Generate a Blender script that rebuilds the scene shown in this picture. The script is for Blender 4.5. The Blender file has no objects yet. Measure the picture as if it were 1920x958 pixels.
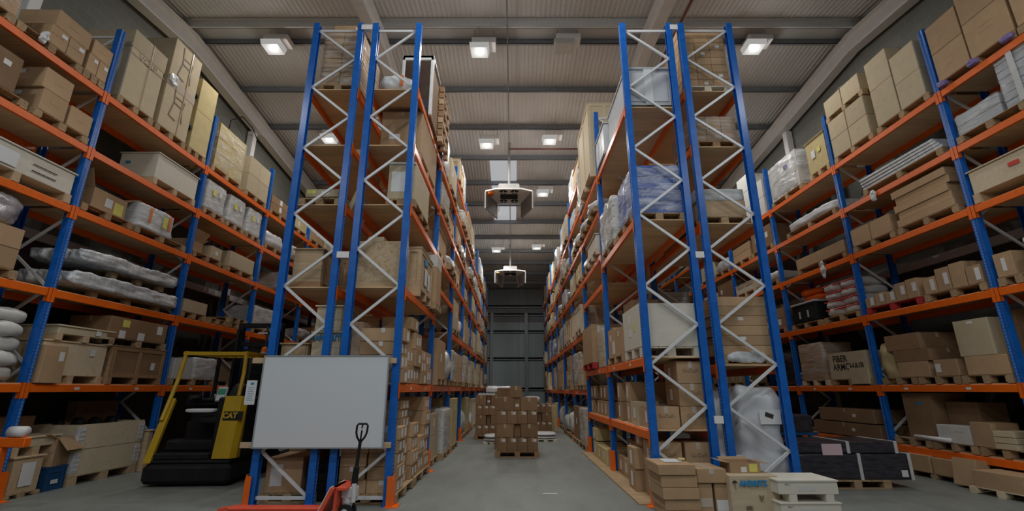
# warehouse aisle with pallet racking; units are metres
SKYE, LAMPE, LAMPW, GLOW, WORLD, EXPO = .40, .34, 60., .2, .05, 0.
LCOL = (1., .985, .95)
import bpy, bmesh, math, random
from mathutils import Vector, Matrix, noise
rnd = random.Random(7)
S = bpy.context.scene
C = S.collection
PI = math.pi
# ------------------------------------------------------------------ materials
MAT = {}
def newmat(n):
    m = bpy.data.materials.new(n); m.use_nodes = True
    nt = m.node_tree; b = nt.nodes['Principled BSDF']
    MAT[n] = m
    return m, nt, b
def N(nt, t, **kw):
    n = nt.nodes.new(t)
    for k, v in kw.items():
        if k in n.inputs: n.inputs[k].default_value = v
        else: setattr(n, k, v)
    return n
def ramp(nt, stops):
    r = nt.nodes.new('ShaderNodeValToRGB')
    e = r.color_ramp.elements
    while len(e) < len(stops): e.new(.5)
    for q, (p, c) in zip(e, stops):
        q.position = p; q.color = (c[0], c[1], c[2], 1) if not isinstance(c, (int, float)) else (c, c, c, 1)
    return r
def coords(nt, scale=(1, 1, 1), src='Object'):
    tc = N(nt, 'ShaderNodeTexCoord'); mp = N(nt, 'ShaderNodeMapping')
    mp.inputs['Scale'].default_value = scale
    nt.links.new(tc.outputs[src], mp.inputs['Vector'])
    return mp
def mottled(n, c, rough=.6, var=.12, scale=6, stretch=(1, 1, 1), metal=0, bump=0, rand=.0, spec=.5, src='Object'):
    m, nt, b = newmat(n)
    mp = coords(nt, stretch, src); nz = N(nt, 'ShaderNodeTexNoise', Scale=scale, Detail=5.0, Roughness=.6)
    nt.links.new(mp.outputs[0], nz.inputs['Vector'])
    lo = [x * (1 - var) for x in c]; hi = [min(1, x * (1 + var)) for x in c]
    r = ramp(nt, [(.3, lo), (.7, hi)]); nt.links.new(nz.outputs['Fac'], r.inputs[0])
    out = r.outputs[0]
    if rand:
        oi = N(nt, 'ShaderNodeObjectInfo'); mr = N(nt, 'ShaderNodeMapRange')
        mr.inputs['To Min'].default_value = 1 - rand; mr.inputs['To Max'].default_value = 1 + rand
        nt.links.new(oi.outputs['Random'], mr.inputs['Value'])
        hs = N(nt, 'ShaderNodeHueSaturation'); nt.links.new(mr.outputs[0], hs.inputs['Value'])
        nt.links.new(out, hs.inputs['Color']); out = hs.outputs[0]
    nt.links.new(out, b.inputs['Base Color'])
    b.inputs['Roughness'].default_value = rough; b.inputs['Metallic'].default_value = metal
    b.inputs['Specular IOR Level'].default_value = spec
    if bump:
        bp = N(nt, 'ShaderNodeBump', Strength=bump, Distance=.02)
        nt.links.new(nz.outputs['Fac'], bp.inputs['Height']); nt.links.new(bp.outputs[0], b.inputs['Normal'])
    return m
mottled('card', (.46, .305, .175), .75, .07, 5, rand=.14, spec=.2)
mottled('card_pale', (.53, .44, .295), .75, .06, 5, rand=.08, spec=.2)
mottled('card_yellow', (.58, .47, .24), .75, .06, 5, rand=.06, spec=.2)
mottled('card_dark', (.27, .165, .09), .75, .10, 5, rand=.12, spec=.2)
mottled('card_white', (.62, .61, .57), .7, .06, 5, spec=.2)
mottled('tape', (.45, .34, .22), .35, .06, 8)
mottled('tape_clear', (.55, .47, .38), .3, .08, 8)
mottled('paper', (.72, .72, .72), .6, .03, 4)
mottled('paper_yellow', (.72, .68, .16), .6, .04, 4)
mottled('paper_pink', (.75, .55, .58), .6, .04, 4)
mottled('ink', (.03, .028, .025), .7, .1, 8)
mottled('ink_faint', (.22, .15, .09), .7, .1, 8)
mottled('ink_blue', (.03, .24, .48), .6, .1, 8)
mottled('ink_red', (.7, .05, .03), .6, .1, 8)
mottled('pallet', (.40, .28, .16), .85, .25, 5, (1, 6, 6), bump=.2, rand=.15, spec=.2)
mottled('pallet_red', (.45, .03, .03), .7, .2, 6, rand=.1)
mottled('timber', (.55, .40, .25), .75, .14, 4, (1, 8, 8), bump=.15, rand=.06, spec=.2)
mottled('timber_pale', (.66, .55, .38), .75, .10, 4, (1, 8, 8), rand=.06, spec=.2)
mottled('timber_cream', (.68, .635, .54), .7, .05, 4, (1, 4, 4), spec=.2)
mottled('timber_brown', (.36, .22, .12), .75, .18, 4, (1, 8, 8), rand=.06, spec=.2)
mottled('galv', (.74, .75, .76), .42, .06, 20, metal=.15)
mottled('orange', (.86, .15, .008), .36, .08, 9)
mottled('red_paint', (.80, .10, .045), .38, .06, 9)
mottled('purlin', (.27, .285, .31), .5, .1, 10, metal=.2)
mottled('white_steel', (.80, .785, .77), .5, .05, 4)
mottled('black', (.012, .012, .013), .6, .3, 8, spec=.25)
mottled('rubber', (.012, .012, .012), .75, .3, 12)
mottled('black_film', (.040, .040, .050), .22, .5, 5, (1, 1, 5), bump=.4)
mottled('yellow_paint', (.50, .315, .012), .4, .05, 6)
mottled('blue_plain', (.012, .075, .20), .5, .1, 8)
mottled('grey_plastic', (.45, .47, .49), .45, .06, 6)
mottled('cabinet', (.52, .54, .57), .4, .05, 5)
mottled('white_plastic', (.66, .67, .68), .32, .10, 4, bump=.5)
mottled('sack', (.60, .60, .57), .6, .10, 5, bump=.4)
mottled('bubble', (.58, .60, .61), .22, .22, 7, (1, 2.5, 1), bump=.7)
mottled('bag_plastic', (.60, .61, .63), .3, .07, 5, bump=.35)
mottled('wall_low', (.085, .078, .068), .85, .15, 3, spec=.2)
mottled('gloss_brown', (.07, .045, .035), .15, .2, 4)
mottled('plywood', (.56, .45, .31), .7, .09, 3, (1, 6, 6), spec=.2)
mottled('silver', (.6, .6, .62), .3, .3, 9, metal=.5, bump=.8)
mottled('dark_thing', (.05, .05, .055), .5, .4, 6)
mottled('purple', (.20, .15, .36), .5, .1, 6)
mottled('orange_tape', (.8, .22, .05), .5, .05, 6)
mottled('rust', (.16, .05, .035), .6, .1, 6)
mottled('conduit', (.22, .21, .20), .5, .1, 6)
mottled('board', (.69, .725, .755), .28, .008, 1.2)
mottled('alu', (.6, .62, .64), .35, .05, 10, metal=.7)
mottled('strap', (.6, .6, .58), .4, .05, 10)
mottled('heater_white', (.72, .72, .70), .4, .05, 6)
mottled('louver', (.35, .34, .33), .45, .15, 10, metal=.2)
mottled('screen', (.05, .28, .16), .2, .1, 6)
mottled('beacon', (.75, .18, .02), .25, .05, 6)
# perforated blue upright: rows of slots along the height
m, nt, b = newmat('blue')
mp = coords(nt); sx = N(nt, 'ShaderNodeSeparateXYZ'); nt.links.new(mp.outputs[0], sx.inputs[0])
def fr(sock, mul, off=0.):
    a = N(nt, 'ShaderNodeMath', operation='MULTIPLY_ADD'); a.inputs[1].default_value = mul; a.inputs[2].default_value = off
    nt.links.new(sock, a.inputs[0]); f_ = N(nt, 'ShaderNodeMath', operation='FRACT'); nt.links.new(a.outputs[0], f_.inputs[0]); return f_.outputs[0]
def lt(sock, v):
    a = N(nt, 'ShaderNodeMath', operation='LESS_THAN'); a.inputs[1].default_value = v; nt.links.new(sock, a.inputs[0]); return a.outputs[0]
def band(sock, cen, half):
    a = N(nt, 'ShaderNodeMath', operation='SUBTRACT'); a.inputs[1].default_value = cen; nt.links.new(sock, a.inputs[0])
    q = N(nt, 'ShaderNodeMath', operation='ABSOLUTE'); nt.links.new(a.outputs[0], q.inputs[0]); return lt(q.outputs[0], half)
def mul(a_, b_):
    a = N(nt, 'ShaderNodeMath', operation='MULTIPLY'); nt.links.new(a_, a.inputs[0]); nt.links.new(b_, a.inputs[1]); return a.outputs[0]
ab = N(nt, 'ShaderNodeMath', operation='ABSOLUTE'); nt.links.new(sx.outputs['Y'], ab.inputs[0])
ge = N(nt, 'ShaderNodeNewGeometry'); tr = N(nt, 'ShaderNodeSeparateXYZ'); nt.links.new(ge.outputs['Normal'], tr.inputs[0])
ax = N(nt, 'ShaderNodeMath', operation='ABSOLUTE'); nt.links.new(tr.outputs['X'], ax.inputs[0])
gx = N(nt, 'ShaderNodeMath', operation='GREATER_THAN'); gx.inputs[1].default_value = .7; nt.links.new(ax.outputs[0], gx.inputs[0])
hole = mul(mul(band(fr(sx.outputs['Z'], 20.), .5, .27), band(ab.outputs[0], .026, .0075)), gx.outputs[0])
nz = N(nt, 'ShaderNodeTexNoise', Scale=9.0, Detail=4.0); nt.links.new(mp.outputs[0], nz.inputs['Vector'])
r = ramp(nt, [(.3, (.006, .105, .44)), (.7, (.010, .14, .54))]); nt.links.new(nz.outputs['Fac'], r.inputs[0])
mx = N(nt, 'ShaderNodeMix', data_type='RGBA'); nt.links.new(hole, mx.inputs[0]); nt.links.new(r.outputs[0], mx.inputs[6])
mx.inputs[7].default_value = (.16, .22, .36, 1); nt.links.new(mx.outputs[2], b.inputs['Base Color'])
b.inputs['Roughness'].default_value = .27
# plywood / plank deck
def planks(n, c, per_m, axis, line=.03, dark=.55):
    m, nt_, b_ = newmat(n)
    mp = coords(nt_); s_ = N(nt_, 'ShaderNodeSeparateXYZ'); nt_.links.new(mp.outputs[0], s_.inputs[0])
    a = N(nt_, 'ShaderNodeMath', operation='MULTIPLY'); a.inputs[1].default_value = per_m; nt_.links.new(s_.outputs[axis], a.inputs[0])
    f_ = N(nt_, 'ShaderNodeMath', operation='FRACT'); nt_.links.new(a.outputs[0], f_.inputs[0])
    l_ = N(nt_, 'ShaderNodeMath', operation='LESS_THAN'); l_.inputs[1].default_value = line; nt_.links.new(f_.outputs[0], l_.inputs[0])
    fl = N(nt_, 'ShaderNodeMath', operation='FLOOR'); nt_.links.new(a.outputs[0], fl.inputs[0])
    wn = N(nt_, 'ShaderNodeTexWhiteNoise', noise_dimensions='1D'); nt_.links.new(fl.outputs[0], wn.inputs['W'])
    nz_ = N(nt_, 'ShaderNodeTexNoise', Scale=3.0, Detail=6.0)
    mp2 = coords(nt_, (1, 9, 9) if axis != 'X' else (9, 1, 9)); nt_.links.new(mp2.outputs[0], nz_.inputs['Vector'])
    ad = N(nt_, 'ShaderNodeMath', operation='MULTIPLY_ADD'); ad.inputs[1].default_value = .35
    nt_.links.new(wn.outputs[0], ad.inputs[0]); nt_.links.new(nz_.outputs['Fac'], ad.inputs[2])
    r_ = ramp(nt_, [(.3, [x * .82 for x in c]), (.95, [x * 1.15 for x in c])]); nt_.links.new(ad.outputs[0], r_.inputs[0])
    mx_ = N(nt_, 'ShaderNodeMix', data_type='RGBA'); nt_.links.new(l_.outputs[0], mx_.inputs[0]); nt_.links.new(r_.outputs[0], mx_.inputs[6])
    mx_.inputs[7].default_value = (c[0] * dark, c[1] * dark, c[2] * dark, 1)
    nt_.links.new(mx_.outputs[2], b_.inputs['Base Color']); b_.inputs['Roughness'].default_value = .75
    b_.inputs['Specular IOR Level'].default_value = .2
planks('deck', (.68, .46, .26), 5., 'Y', .03, .7)
planks('crate_boards', (.50, .36, .22), 7., 'Z', .05)
planks('crate_boards_pale', (.62, .52, .36), 6., 'Z', .05)
planks('crate_boards_v', (.46, .33, .20), 6., 'X', .05)
planks('cladding', (.24, .25, .25), 5., 'X', .14, .75)
planks('cladding_low', (.40, .47, .49), 5., 'X', .10, .88)
# OSB
m, nt, b = newmat('osb')
mp = coords(nt, (1, 1, 1)); vo = N(nt, 'ShaderNodeTexVoronoi', Scale=22.0); nz = N(nt, 'ShaderNodeTexNoise', Scale=7., Detail=4.)
nt.links.new(mp.outputs[0], nz.inputs['Vector'])
av = N(nt, 'ShaderNodeMix', data_type='VECTOR'); av.inputs[0].default_value = .35
nt.links.new(mp.outputs[0], av.inputs[4]); nt.links.new(nz.outputs['Color'], av.inputs[5]); nt.links.new(av.outputs[1], vo.inputs['Vector'])
bw = N(nt, 'ShaderNodeRGBToBW'); nt.links.new(vo.outputs['Color'], bw.inputs[0])
r = ramp(nt, [(.1, (.40, .28, .16)), (.5, (.52, .38, .23)), (.9, (.60, .46, .30))]); nt.links.new(bw.outputs[0], r.inputs[0])
nt.links.new(r.outputs[0], b.inputs['Base Color']); b.inputs['Roughness'].default_value = .7
# stretch film
def film(n, c, lo, hi, scale=3., rough=.22, stretch=(1, 1, 5)):
    m, nt_, b_ = newmat(n)
    mp = coords(nt_, stretch); nz_ = N(nt_, 'ShaderNodeTexNoise', Scale=scale, Detail=6.0, Roughness=.65, Distortion=.8)
    nt_.links.new(mp.outputs[0], nz_.inputs['Vector'])
    r_ = ramp(nt_, [(.40, lo), (.70, hi)]); nt_.links.new(nz_.outputs['Fac'], r_.inputs[0])
    t_ = N(nt_, 'ShaderNodeBsdfTransparent'); mi = N(nt_, 'ShaderNodeMixShader')
    nt_.links.new(r_.outputs[0], mi.inputs[0]); nt_.links.new(t_.outputs[0], mi.inputs[1]); nt_.links.new(b_.outputs[0], mi.inputs[2])
    b_.inputs['Base Color'].default_value = (*c, 1); b_.inputs['Roughness'].default_value = rough
    bp = N(nt_, 'ShaderNodeBump', Strength=.7, Distance=.03); nt_.links.new(nz_.outputs['Fac'], bp.inputs['Height'])
    nt_.links.new(bp.outputs[0], b_.inputs['Normal'])
    o_ = nt_.nodes['Material Output']; nt_.links.new(mi.outputs[0], o_.inputs['Surface'])
film('film', (.84, .84, .84), .0, .5, 1.8)
film('film_white', (.76, .77, .78), .35, 1., 2.2)
film('film_blue', (.74, .78, .90), .12, .95, 2.)
film('film_clear', (.75, .75, .76), .04, .40)
mottled('blue_goods', (.10, .17, .48), .5, .2, 6)
# concrete floor
m, nt, b = newmat('concrete')
mp = coords(nt); n1 = N(nt, 'ShaderNodeTexNoise', Scale=.35, Detail=6.); n2 = N(nt, 'ShaderNodeTexNoise', Scale=9., Detail=8., Roughness=.7)
mp2 = coords(nt, (2.2, .5, 1)); n3 = N(nt, 'ShaderNodeTexNoise', Scale=1.6, Detail=5.)
for q, s_ in ((n1, mp), (n2, mp), (n3, mp2)): nt.links.new(s_.outputs[0], q.inputs['Vector'])
a1 = N(nt, 'ShaderNodeMix', data_type='FLOAT'); a1.inputs[0].default_value = .45; nt.links.new(n1.outputs['Fac'], a1.inputs[2]); nt.links.new(n2.outputs['Fac'], a1.inputs[3])
a2 = N(nt, 'ShaderNodeMix', data_type='FLOAT'); a2.inputs[0].default_value = .35; nt.links.new(a1.outputs[0], a2.inputs[2]); nt.links.new(n3.outputs['Fac'], a2.inputs[3])
r = ramp(nt, [(.32, (.145, .16, .145)), (.5, (.21, .226, .207)), (.68, (.255, .268, .25))]); nt.links.new(a2.outputs[0], r.inputs[0])
nt.links.new(r.outputs[0], b.inputs['Base Color'])
r2 = ramp(nt, [(.3, .38), (.7, .62)]); nt.links.new(n1.outputs['Fac'], r2.inputs[0]); nt.links.new(r2.outputs[0], b.inputs['Roughness'])
b.inputs['Specular IOR Level'].default_value = .35
# block wall
def blocks(n, c1, c2, mortar):
    m, nt_, b_ = newmat(n)
    tc = N(nt_, 'ShaderNodeTexCoord'); s_ = N(nt_, 'ShaderNodeSeparateXYZ'); cb = N(nt_, 'ShaderNodeCombineXYZ')
    nt_.links.new(tc.outputs['Object'], s_.inputs[0]); nt_.links.new(s_.outputs['Y'], cb.inputs['X']); nt_.links.new(s_.outputs['Z'], cb.inputs['Y'])
    br = N(nt_, 'ShaderNodeTexBrick', Scale=1.0); nt_.links.new(cb.outputs[0], br.inputs['Vector'])
    br.inputs['Brick Width'].default_value = .45; br.inputs['Row Height'].default_value = .225; br.inputs['Mortar Size'].default_value = .008
    br.inputs['Color1'].default_value = (*c1, 1); br.inputs['Color2'].default_value = (*c2, 1); br.inputs['Mortar'].default_value = (*mortar, 1)
    nt_.links.new(br.outputs['Color'], b_.inputs['Base Color']); b_.inputs['Roughness'].default_value = .85
    b_.inputs['Specular IOR Level'].default_value = .2
blocks('blockwork', (.165, .168, .15), (.19, .19, .168), (.215, .215, .195))
m, nt, b = newmat('roof_sheet')
mp = coords(nt, (1, .25, 1)); nz = N(nt, 'ShaderNodeTexNoise', Scale=1.2, Detail=4.); nt.links.new(mp.outputs[0], nz.inputs['Vector'])
r = ramp(nt, [(.3, (.62, .61, .595)), (.7, (.71, .70, .685))]); nt.links.new(nz.outputs['Fac'], r.inputs[0]); nt.links.new(r.outputs[0], b.inputs['Base Color'])
b.inputs['Roughness'].default_value = .55
def emit(n, c, s_):
    m, nt_, b_ = newmat(n)
    b_.inputs['Base Color'].default_value = (c[0] * .12, c[1] * .12, c[2] * .12, 1); b_.inputs['Emission Color'].default_value = (*c, 1); b_.inputs['Emission Strength'].default_value = s_
# ------------------------------------------------------------------ mesh helpers
class MB:
    def __init__(s): s.v = []; s.f = []; s.m = []
    def face(s, idx, m=0): s.f.append(idx); s.m.append(m)
    def box(s, x0, x1, y0, y1, z0, z1, m=0, b=0.):
        if x0 > x1: x0, x1 = x1, x0
        if y0 > y1: y0, y1 = y1, y0
        if z0 > z1: z0, z1 = z1, z0
        o = len(s.v)
        if b <= 0:
            s.v += [(x0, y0, z0), (x1, y0, z0), (x1, y1, z0), (x0, y1, z0), (x0, y0, z1), (x1, y0, z1), (x1, y1, z1), (x0, y1, z1)]
            for q in ((0, 3, 2, 1), (4, 5, 6, 7), (0, 1, 5, 4), (1, 2, 6, 5), (2, 3, 7, 6), (3, 0, 4, 7)): s.face([o + i for i in q], m)
            return
        b = min(b, (x1 - x0) * .4, (y1 - y0) * .4, (z1 - z0) * .4)
        lo, hi = (x0, y0, z0), (x1, y1, z1)
        ix = {}
        for cx in (0, 1):
            for cy in (0, 1):
                for cz in (0, 1):
                    c_ = (cx, cy, cz)
                    for a in range(3):
                        p = [(lo[i] if c_[i] == 0 else hi[i]) for i in range(3)]
                        for i in range(3):
                            if i != a: p[i] += b if c_[i] == 0 else -b
                        ix[(c_, a)] = len(s.v); s.v.append(tuple(p))
        def q4(l):
            s.face(l, m)
        for a in range(3):
            u, w = (a + 1) % 3, (a + 2) % 3
            for sd in (0, 1):
                l = []
                for (i, j) in ((0, 0), (1, 0), (1, 1), (0, 1)):
                    c_ = [0, 0, 0]; c_[a] = sd; c_[u] = i; c_[w] = j; l.append(ix[(tuple(c_), a)])
                q4(l if sd else l[::-1])
        for a in range(3):
            u, w = (a + 1) % 3, (a + 2) % 3
            for i in (0, 1):
                for j in (0, 1):
                    c0 = [0, 0, 0]; c0[u] = i; c0[w] = j; c1 = list(c0); c1[a] = 1
                    c0 = tuple(c0); c1 = tuple(c1)
                    l = [ix[(c0, u)], ix[(c1, u)], ix[(c1, w)], ix[(c0, w)]]
                    q4(l if (i + j) % 2 == 1 else l[::-1])
        for c_ in [(i, j, k) for i in (0, 1) for j in (0, 1) for k in (0, 1)]:
            l = [ix[(c_, 0)], ix[(c_, 1)], ix[(c_, 2)]]
            q4(l if sum(c_) % 2 == 1 else l[::-1])
    def poly(s, pts, axis, a0, a1, m=0):
        """extrude a 2-D outline (counter-clockwise) along an axis"""
        o = len(s.v); n = len(pts)
        def P(p, a): return {'x': (a, p[0], p[1]), 'y': (p[0], a, p[1]), 'z': (p[0], p[1], a)}[axis]
        s.v += [P(p, a0) for p in pts] + [P(p, a1) for p in pts]
        s.face([o + i for i in range(n)][::-1], m); s.face([o + n + i for i in range(n)], m)
        for i in range(n): s.face([o + i, o + (i + 1) % n, o + n + (i + 1) % n, o + n + i], m)
    def bar(s, p, q, w, t, m=0, up=(0, 0, 1)):
        p, q = Vector(p), Vector(q); d = (q - p).normalized(); u = Vector(up)
        if abs(d.dot(u)) > .98: u = Vector((1, 0, 0))
        a = d.cross(u).normalized(); c_ = a.cross(d).normalized(); o = len(s.v)
        for e in (p, q):
            for i, j in ((-1, -1), (1, -1), (1, 1), (-1, 1)): s.v.append(tuple(e + a * (i * w / 2) + c_ * (j * t / 2)))
        for l in ((3, 2, 1, 0), (4, 5, 6, 7), (0, 1, 5, 4), (1, 2, 6, 5), (2, 3, 7, 6), (3, 0, 4, 7)): s.face([o + i for i in l], m)
    def tube(s, pts, r, n=8, m=0):
        pts = [Vector(p) for p in pts]; o = len(s.v); k = len(pts)
        rr = r if isinstance(r, (list, tuple)) else [r] * k
        pa = None
        for i, p in enumerate(pts):
            d = (pts[min(i + 1, k - 1)] - pts[max(i - 1, 0)]).normalized()
            if pa is None:
                u = Vector((0, 0, 1)) if abs(d.z) < .9 else Vector((1, 0, 0)); pa = d.cross(u).normalized()
            pa = (pa - d * pa.dot(d)).normalized(); pb = d.cross(pa)
            for j in range(n):
                t = 2 * PI * j / n; s.v.append(tuple(p + (pa * math.cos(t) + pb * math.sin(t)) * rr[i]))
        for i in range(k - 1):
            for j in range(n):
                s.face([o + i * n + j, o + i * n + (j + 1) % n, o + (i + 1) * n + (j + 1) % n, o + (i + 1) * n + j], m)
        s.face([o + j for j in range(n)][::-1], m); s.face([o + (k - 1) * n + j for j in range(n)], m)
    def lump(s, w, d, h, p=5., amp=.02, sc=3., seed=0, n=10, z0=0., cx=0, cy=0, flat=True, m=0):
        """rounded, crumpled box, base at z0"""
        o = len(s.v); key = {}
        def vert(a):
            k = tuple(round(x, 4) for x in a)
            if k in key: return key[k]
            L_ = (abs(a[0]) ** p + abs(a[1]) ** p + abs(a[2]) ** p) ** (1 / p)
            q = Vector([x / L_ for x in a])
            pos = Vector((q.x * w / 2, q.y * d / 2, q.z * h / 2))
            ns = Vector((seed * 13.7, seed * 7.1, seed * 3.3))
            f_ = noise.noise(pos * sc + ns) + .5 * noise.noise(pos * sc * 2.7 + ns)
            pos += q.normalized() * f_ * amp
            z_ = pos.z + h / 2
            if flat and z_ < h * .06: z_ = max(z_, 0.) if q.z > -.9 else 0.
            key[k] = len(s.v); s.v.append((pos.x + cx, pos.y + cy, max(0, z_) + z0)); return key[k]
        for a in range(3):
            u, w_ = (a + 1) % 3, (a + 2) % 3
            for sd in (-1, 1):
                for i in range(n):
                    for j in range(n):
                        l = []
                        for di, dj in ((0, 0), (1, 0), (1, 1), (0, 1)):
                            c_ = [0, 0, 0]; c_[a] = sd; c_[u] = -1 + 2 * (i + di) / n; c_[w_] = -1 + 2 * (j + dj) / n
                            l.append(vert(c_))
                        s.face(l if sd > 0 else l[::-1], m)
    def mesh(s, name, mats, smooth=False, recalc=True):
        me = bpy.data.meshes.new(name); me.from_pydata(s.v, [], s.f)
        for k in mats: me.materials.append(MAT[k])
        if len(mats) > 1: me.polygons.foreach_set('material_index', s.m)
        if smooth: me.polygons.foreach_set('use_smooth', [True] * len(s.f))
        if recalc and len(s.f) < 6000:
            bm = bmesh.new(); bm.from_mesh(me); bmesh.ops.recalc_face_normals(bm, faces=bm.faces); bm.to_mesh(me); bm.free()
        me.update(); return me
def link(name, me, parent=None, loc=(0, 0, 0), rot=(0, 0, 0)):
    o = bpy.data.objects.new(name, me); C.objects.link(o)
    o.location = loc; o.rotation_euler = rot
    if parent: o.parent = parent
    return o
def obj(name, mb, mats, parent=None, loc=(0, 0, 0), rz=0., smooth=False):
    if isinstance(mats, str): mats = [mats]
    return link(name, mb.mesh(name, mats, smooth), parent, loc, (0, 0, rz))
def tag(o, label, cat, group=None):
    o['label'] = label; o['category'] = cat
    if group: o['group'] = group
    return o
def empty(name, loc=(0, 0, 0), rz=0.):
    o = bpy.data.objects.new(name, None); C.objects.link(o); o.location = loc; o.rotation_euler = (0, 0, rz); return o
def struct(o): o['kind'] = 'structure'; return o
ORD = ['first', 'second', 'third', 'fourth', 'fifth', 'sixth', 'seventh', 'eighth', 'ninth', 'tenth', 'eleventh', 'twelfth']
# text meshes
TXT = {}
def text_mesh(t, size, mat, bold=0.):
    k = (t, size, mat, bold)
    if k not in TXT:
        cu = bpy.data.curves.new('printed_text', 'FONT'); cu.body = t; cu.size = size; cu.extrude = .0008; cu.offset = bold
        cu.align_x = 'CENTER'; cu.align_y = 'CENTER'; cu.resolution_u = 2
        o = bpy.data.objects.new('printed_text', cu); C.objects.link(o)
        bpy.context.view_layer.update()
        me = bpy.data.meshes.new_from_object(o.evaluated_get(bpy.context.evaluated_depsgraph_get()))
        me.materials.clear(); me.materials.append(MAT[mat]); me.name = 'printed_text'
        bpy.data.objects.remove(o); bpy.data.curves.remove(cu)
        TXT[k] = me
    return TXT[k]
ROTF = {'f': (PI / 2, 0, 0), 'r': (PI / 2, 0, PI / 2), 'l': (PI / 2, 0, -PI / 2), 'b': (PI / 2, 0, PI)}
def on_face(face, w, d, h, u, v, off=.002):
    """u,v in metres from the face centre"""
    return {'f': (u, -d / 2 - off, h / 2 + v), 'r': (w / 2 + off, u, h / 2 + v), 'l': (-w / 2 - off, -u, h / 2 + v), 'b': (-u, d / 2 + off, h / 2 + v)}[face]
def print_on(parent, face, dims, t, size, u=0., v=0., mat='ink', bold=0., tilt=0., name='printed_text'):
    w, d, h = dims
    o = link(name, text_mesh(t, size, mat, bold), parent, on_face(face, w, d, h, u, v), ROTF[face])
    if tilt: o.rotation_euler = (ROTF[face][0], tilt, ROTF[face][2])
    return o
def plate_on(parent, face, dims, pw, ph, u=0., v=0., mat='paper', name='label', th=.002):
    w, d, h = dims; mb = MB()
    if face in 'fb': mb.box(-pw / 2, pw / 2, -th, th, -ph / 2, ph / 2)
    elif face == 't': mb.box(-pw / 2, pw / 2, -ph / 2, ph / 2, -th, th)
    else: mb.box(-th, th, -pw / 2, pw / 2, -ph / 2, ph / 2)
    loc = (u, v, h + .001) if face == 't' else on_face(face, w, d, h, u, v, .001)
    return obj(name, mb, mat, parent, loc)
# ------------------------------------------------------------------ goods
GROUPN = {}
def carton(x, y, z, w, d, h, label, mat='card', rz=0., tape=None, labs=(), prt=(), group=None, name='carton', cat='box', tmat='tape', seam=True):
    """w along X, d along Y, base centre (x, y, z); labs: (face, u, v, w, h, mat); prt: (face, text, size, u, v, mat)"""
    mb = MB(); e = min(w, d, h)
    if seam:
        mb.box(-w / 2, w / 2, -d / 2, d / 2, 0, h - .004, 0, min(.006, e * .08))
        if w >= d:
            mb.box(-w / 2 + .002, w / 2 - .002, -d / 2 + .002, -.002, h - .004, h, 0); mb.box(-w / 2 + .002, w / 2 - .002, .002, d / 2 - .002, h - .004, h, 0)
        else:
            mb.box(-w / 2 + .002, -.002, -d / 2 + .002, d / 2 - .002, h - .004, h, 0); mb.box(.002, w / 2 - .002, -d / 2 + .002, d / 2 - .002, h - .004, h, 0)
    else: mb.box(-w / 2, w / 2, -d / 2, d / 2, 0, h, 0, min(.006, e * .08))
    o = obj(name, mb, mat, None, (x, y, z), rz); tag(o, label, cat, group)
    if tape:
        t = MB(); tw = .03; dr = min(.09, h * .35); k = .0012
        if tape == 'x':
            t.box(-w / 2 - k, w / 2 + k, -tw, tw, h, h + k); t.box(-w / 2 - k, -w / 2, -tw, tw, h - dr, h); t.box(w / 2, w / 2 + k, -tw, tw, h - dr, h)
        else:
            t.box(-tw, tw, -d / 2 - k, d / 2 + k, h, h + k); t.box(-tw, tw, -d / 2 - k, -d / 2, h - dr, h); t.box(-tw, tw, d / 2, d / 2 + k, h - dr, h)
        obj('tape', t, tmat, o)
    for (f_, u, v, lw, lh, *m_) in labs: plate_on(o, f_, (w, d, h), lw, lh, u, v, m_[0] if m_ else 'paper')
    for (f_, t_, s_, u, v, *m_) in prt: print_on(o, f_, (w, d, h), t_, s_, u, v, m_[0] if m_ else 'ink_faint', .004 if m_ and m_[0] == 'ink' else 0.)
    return o
def cb(x0, x1, y0, y1, z0, z1, label, **k):
    return carton((x0 + x1) / 2, (y0 + y1) / 2, z0, abs(x1 - x0), abs(y1 - y0), z1 - z0, label, **k)
PAL = {}
PH = .13
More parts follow.
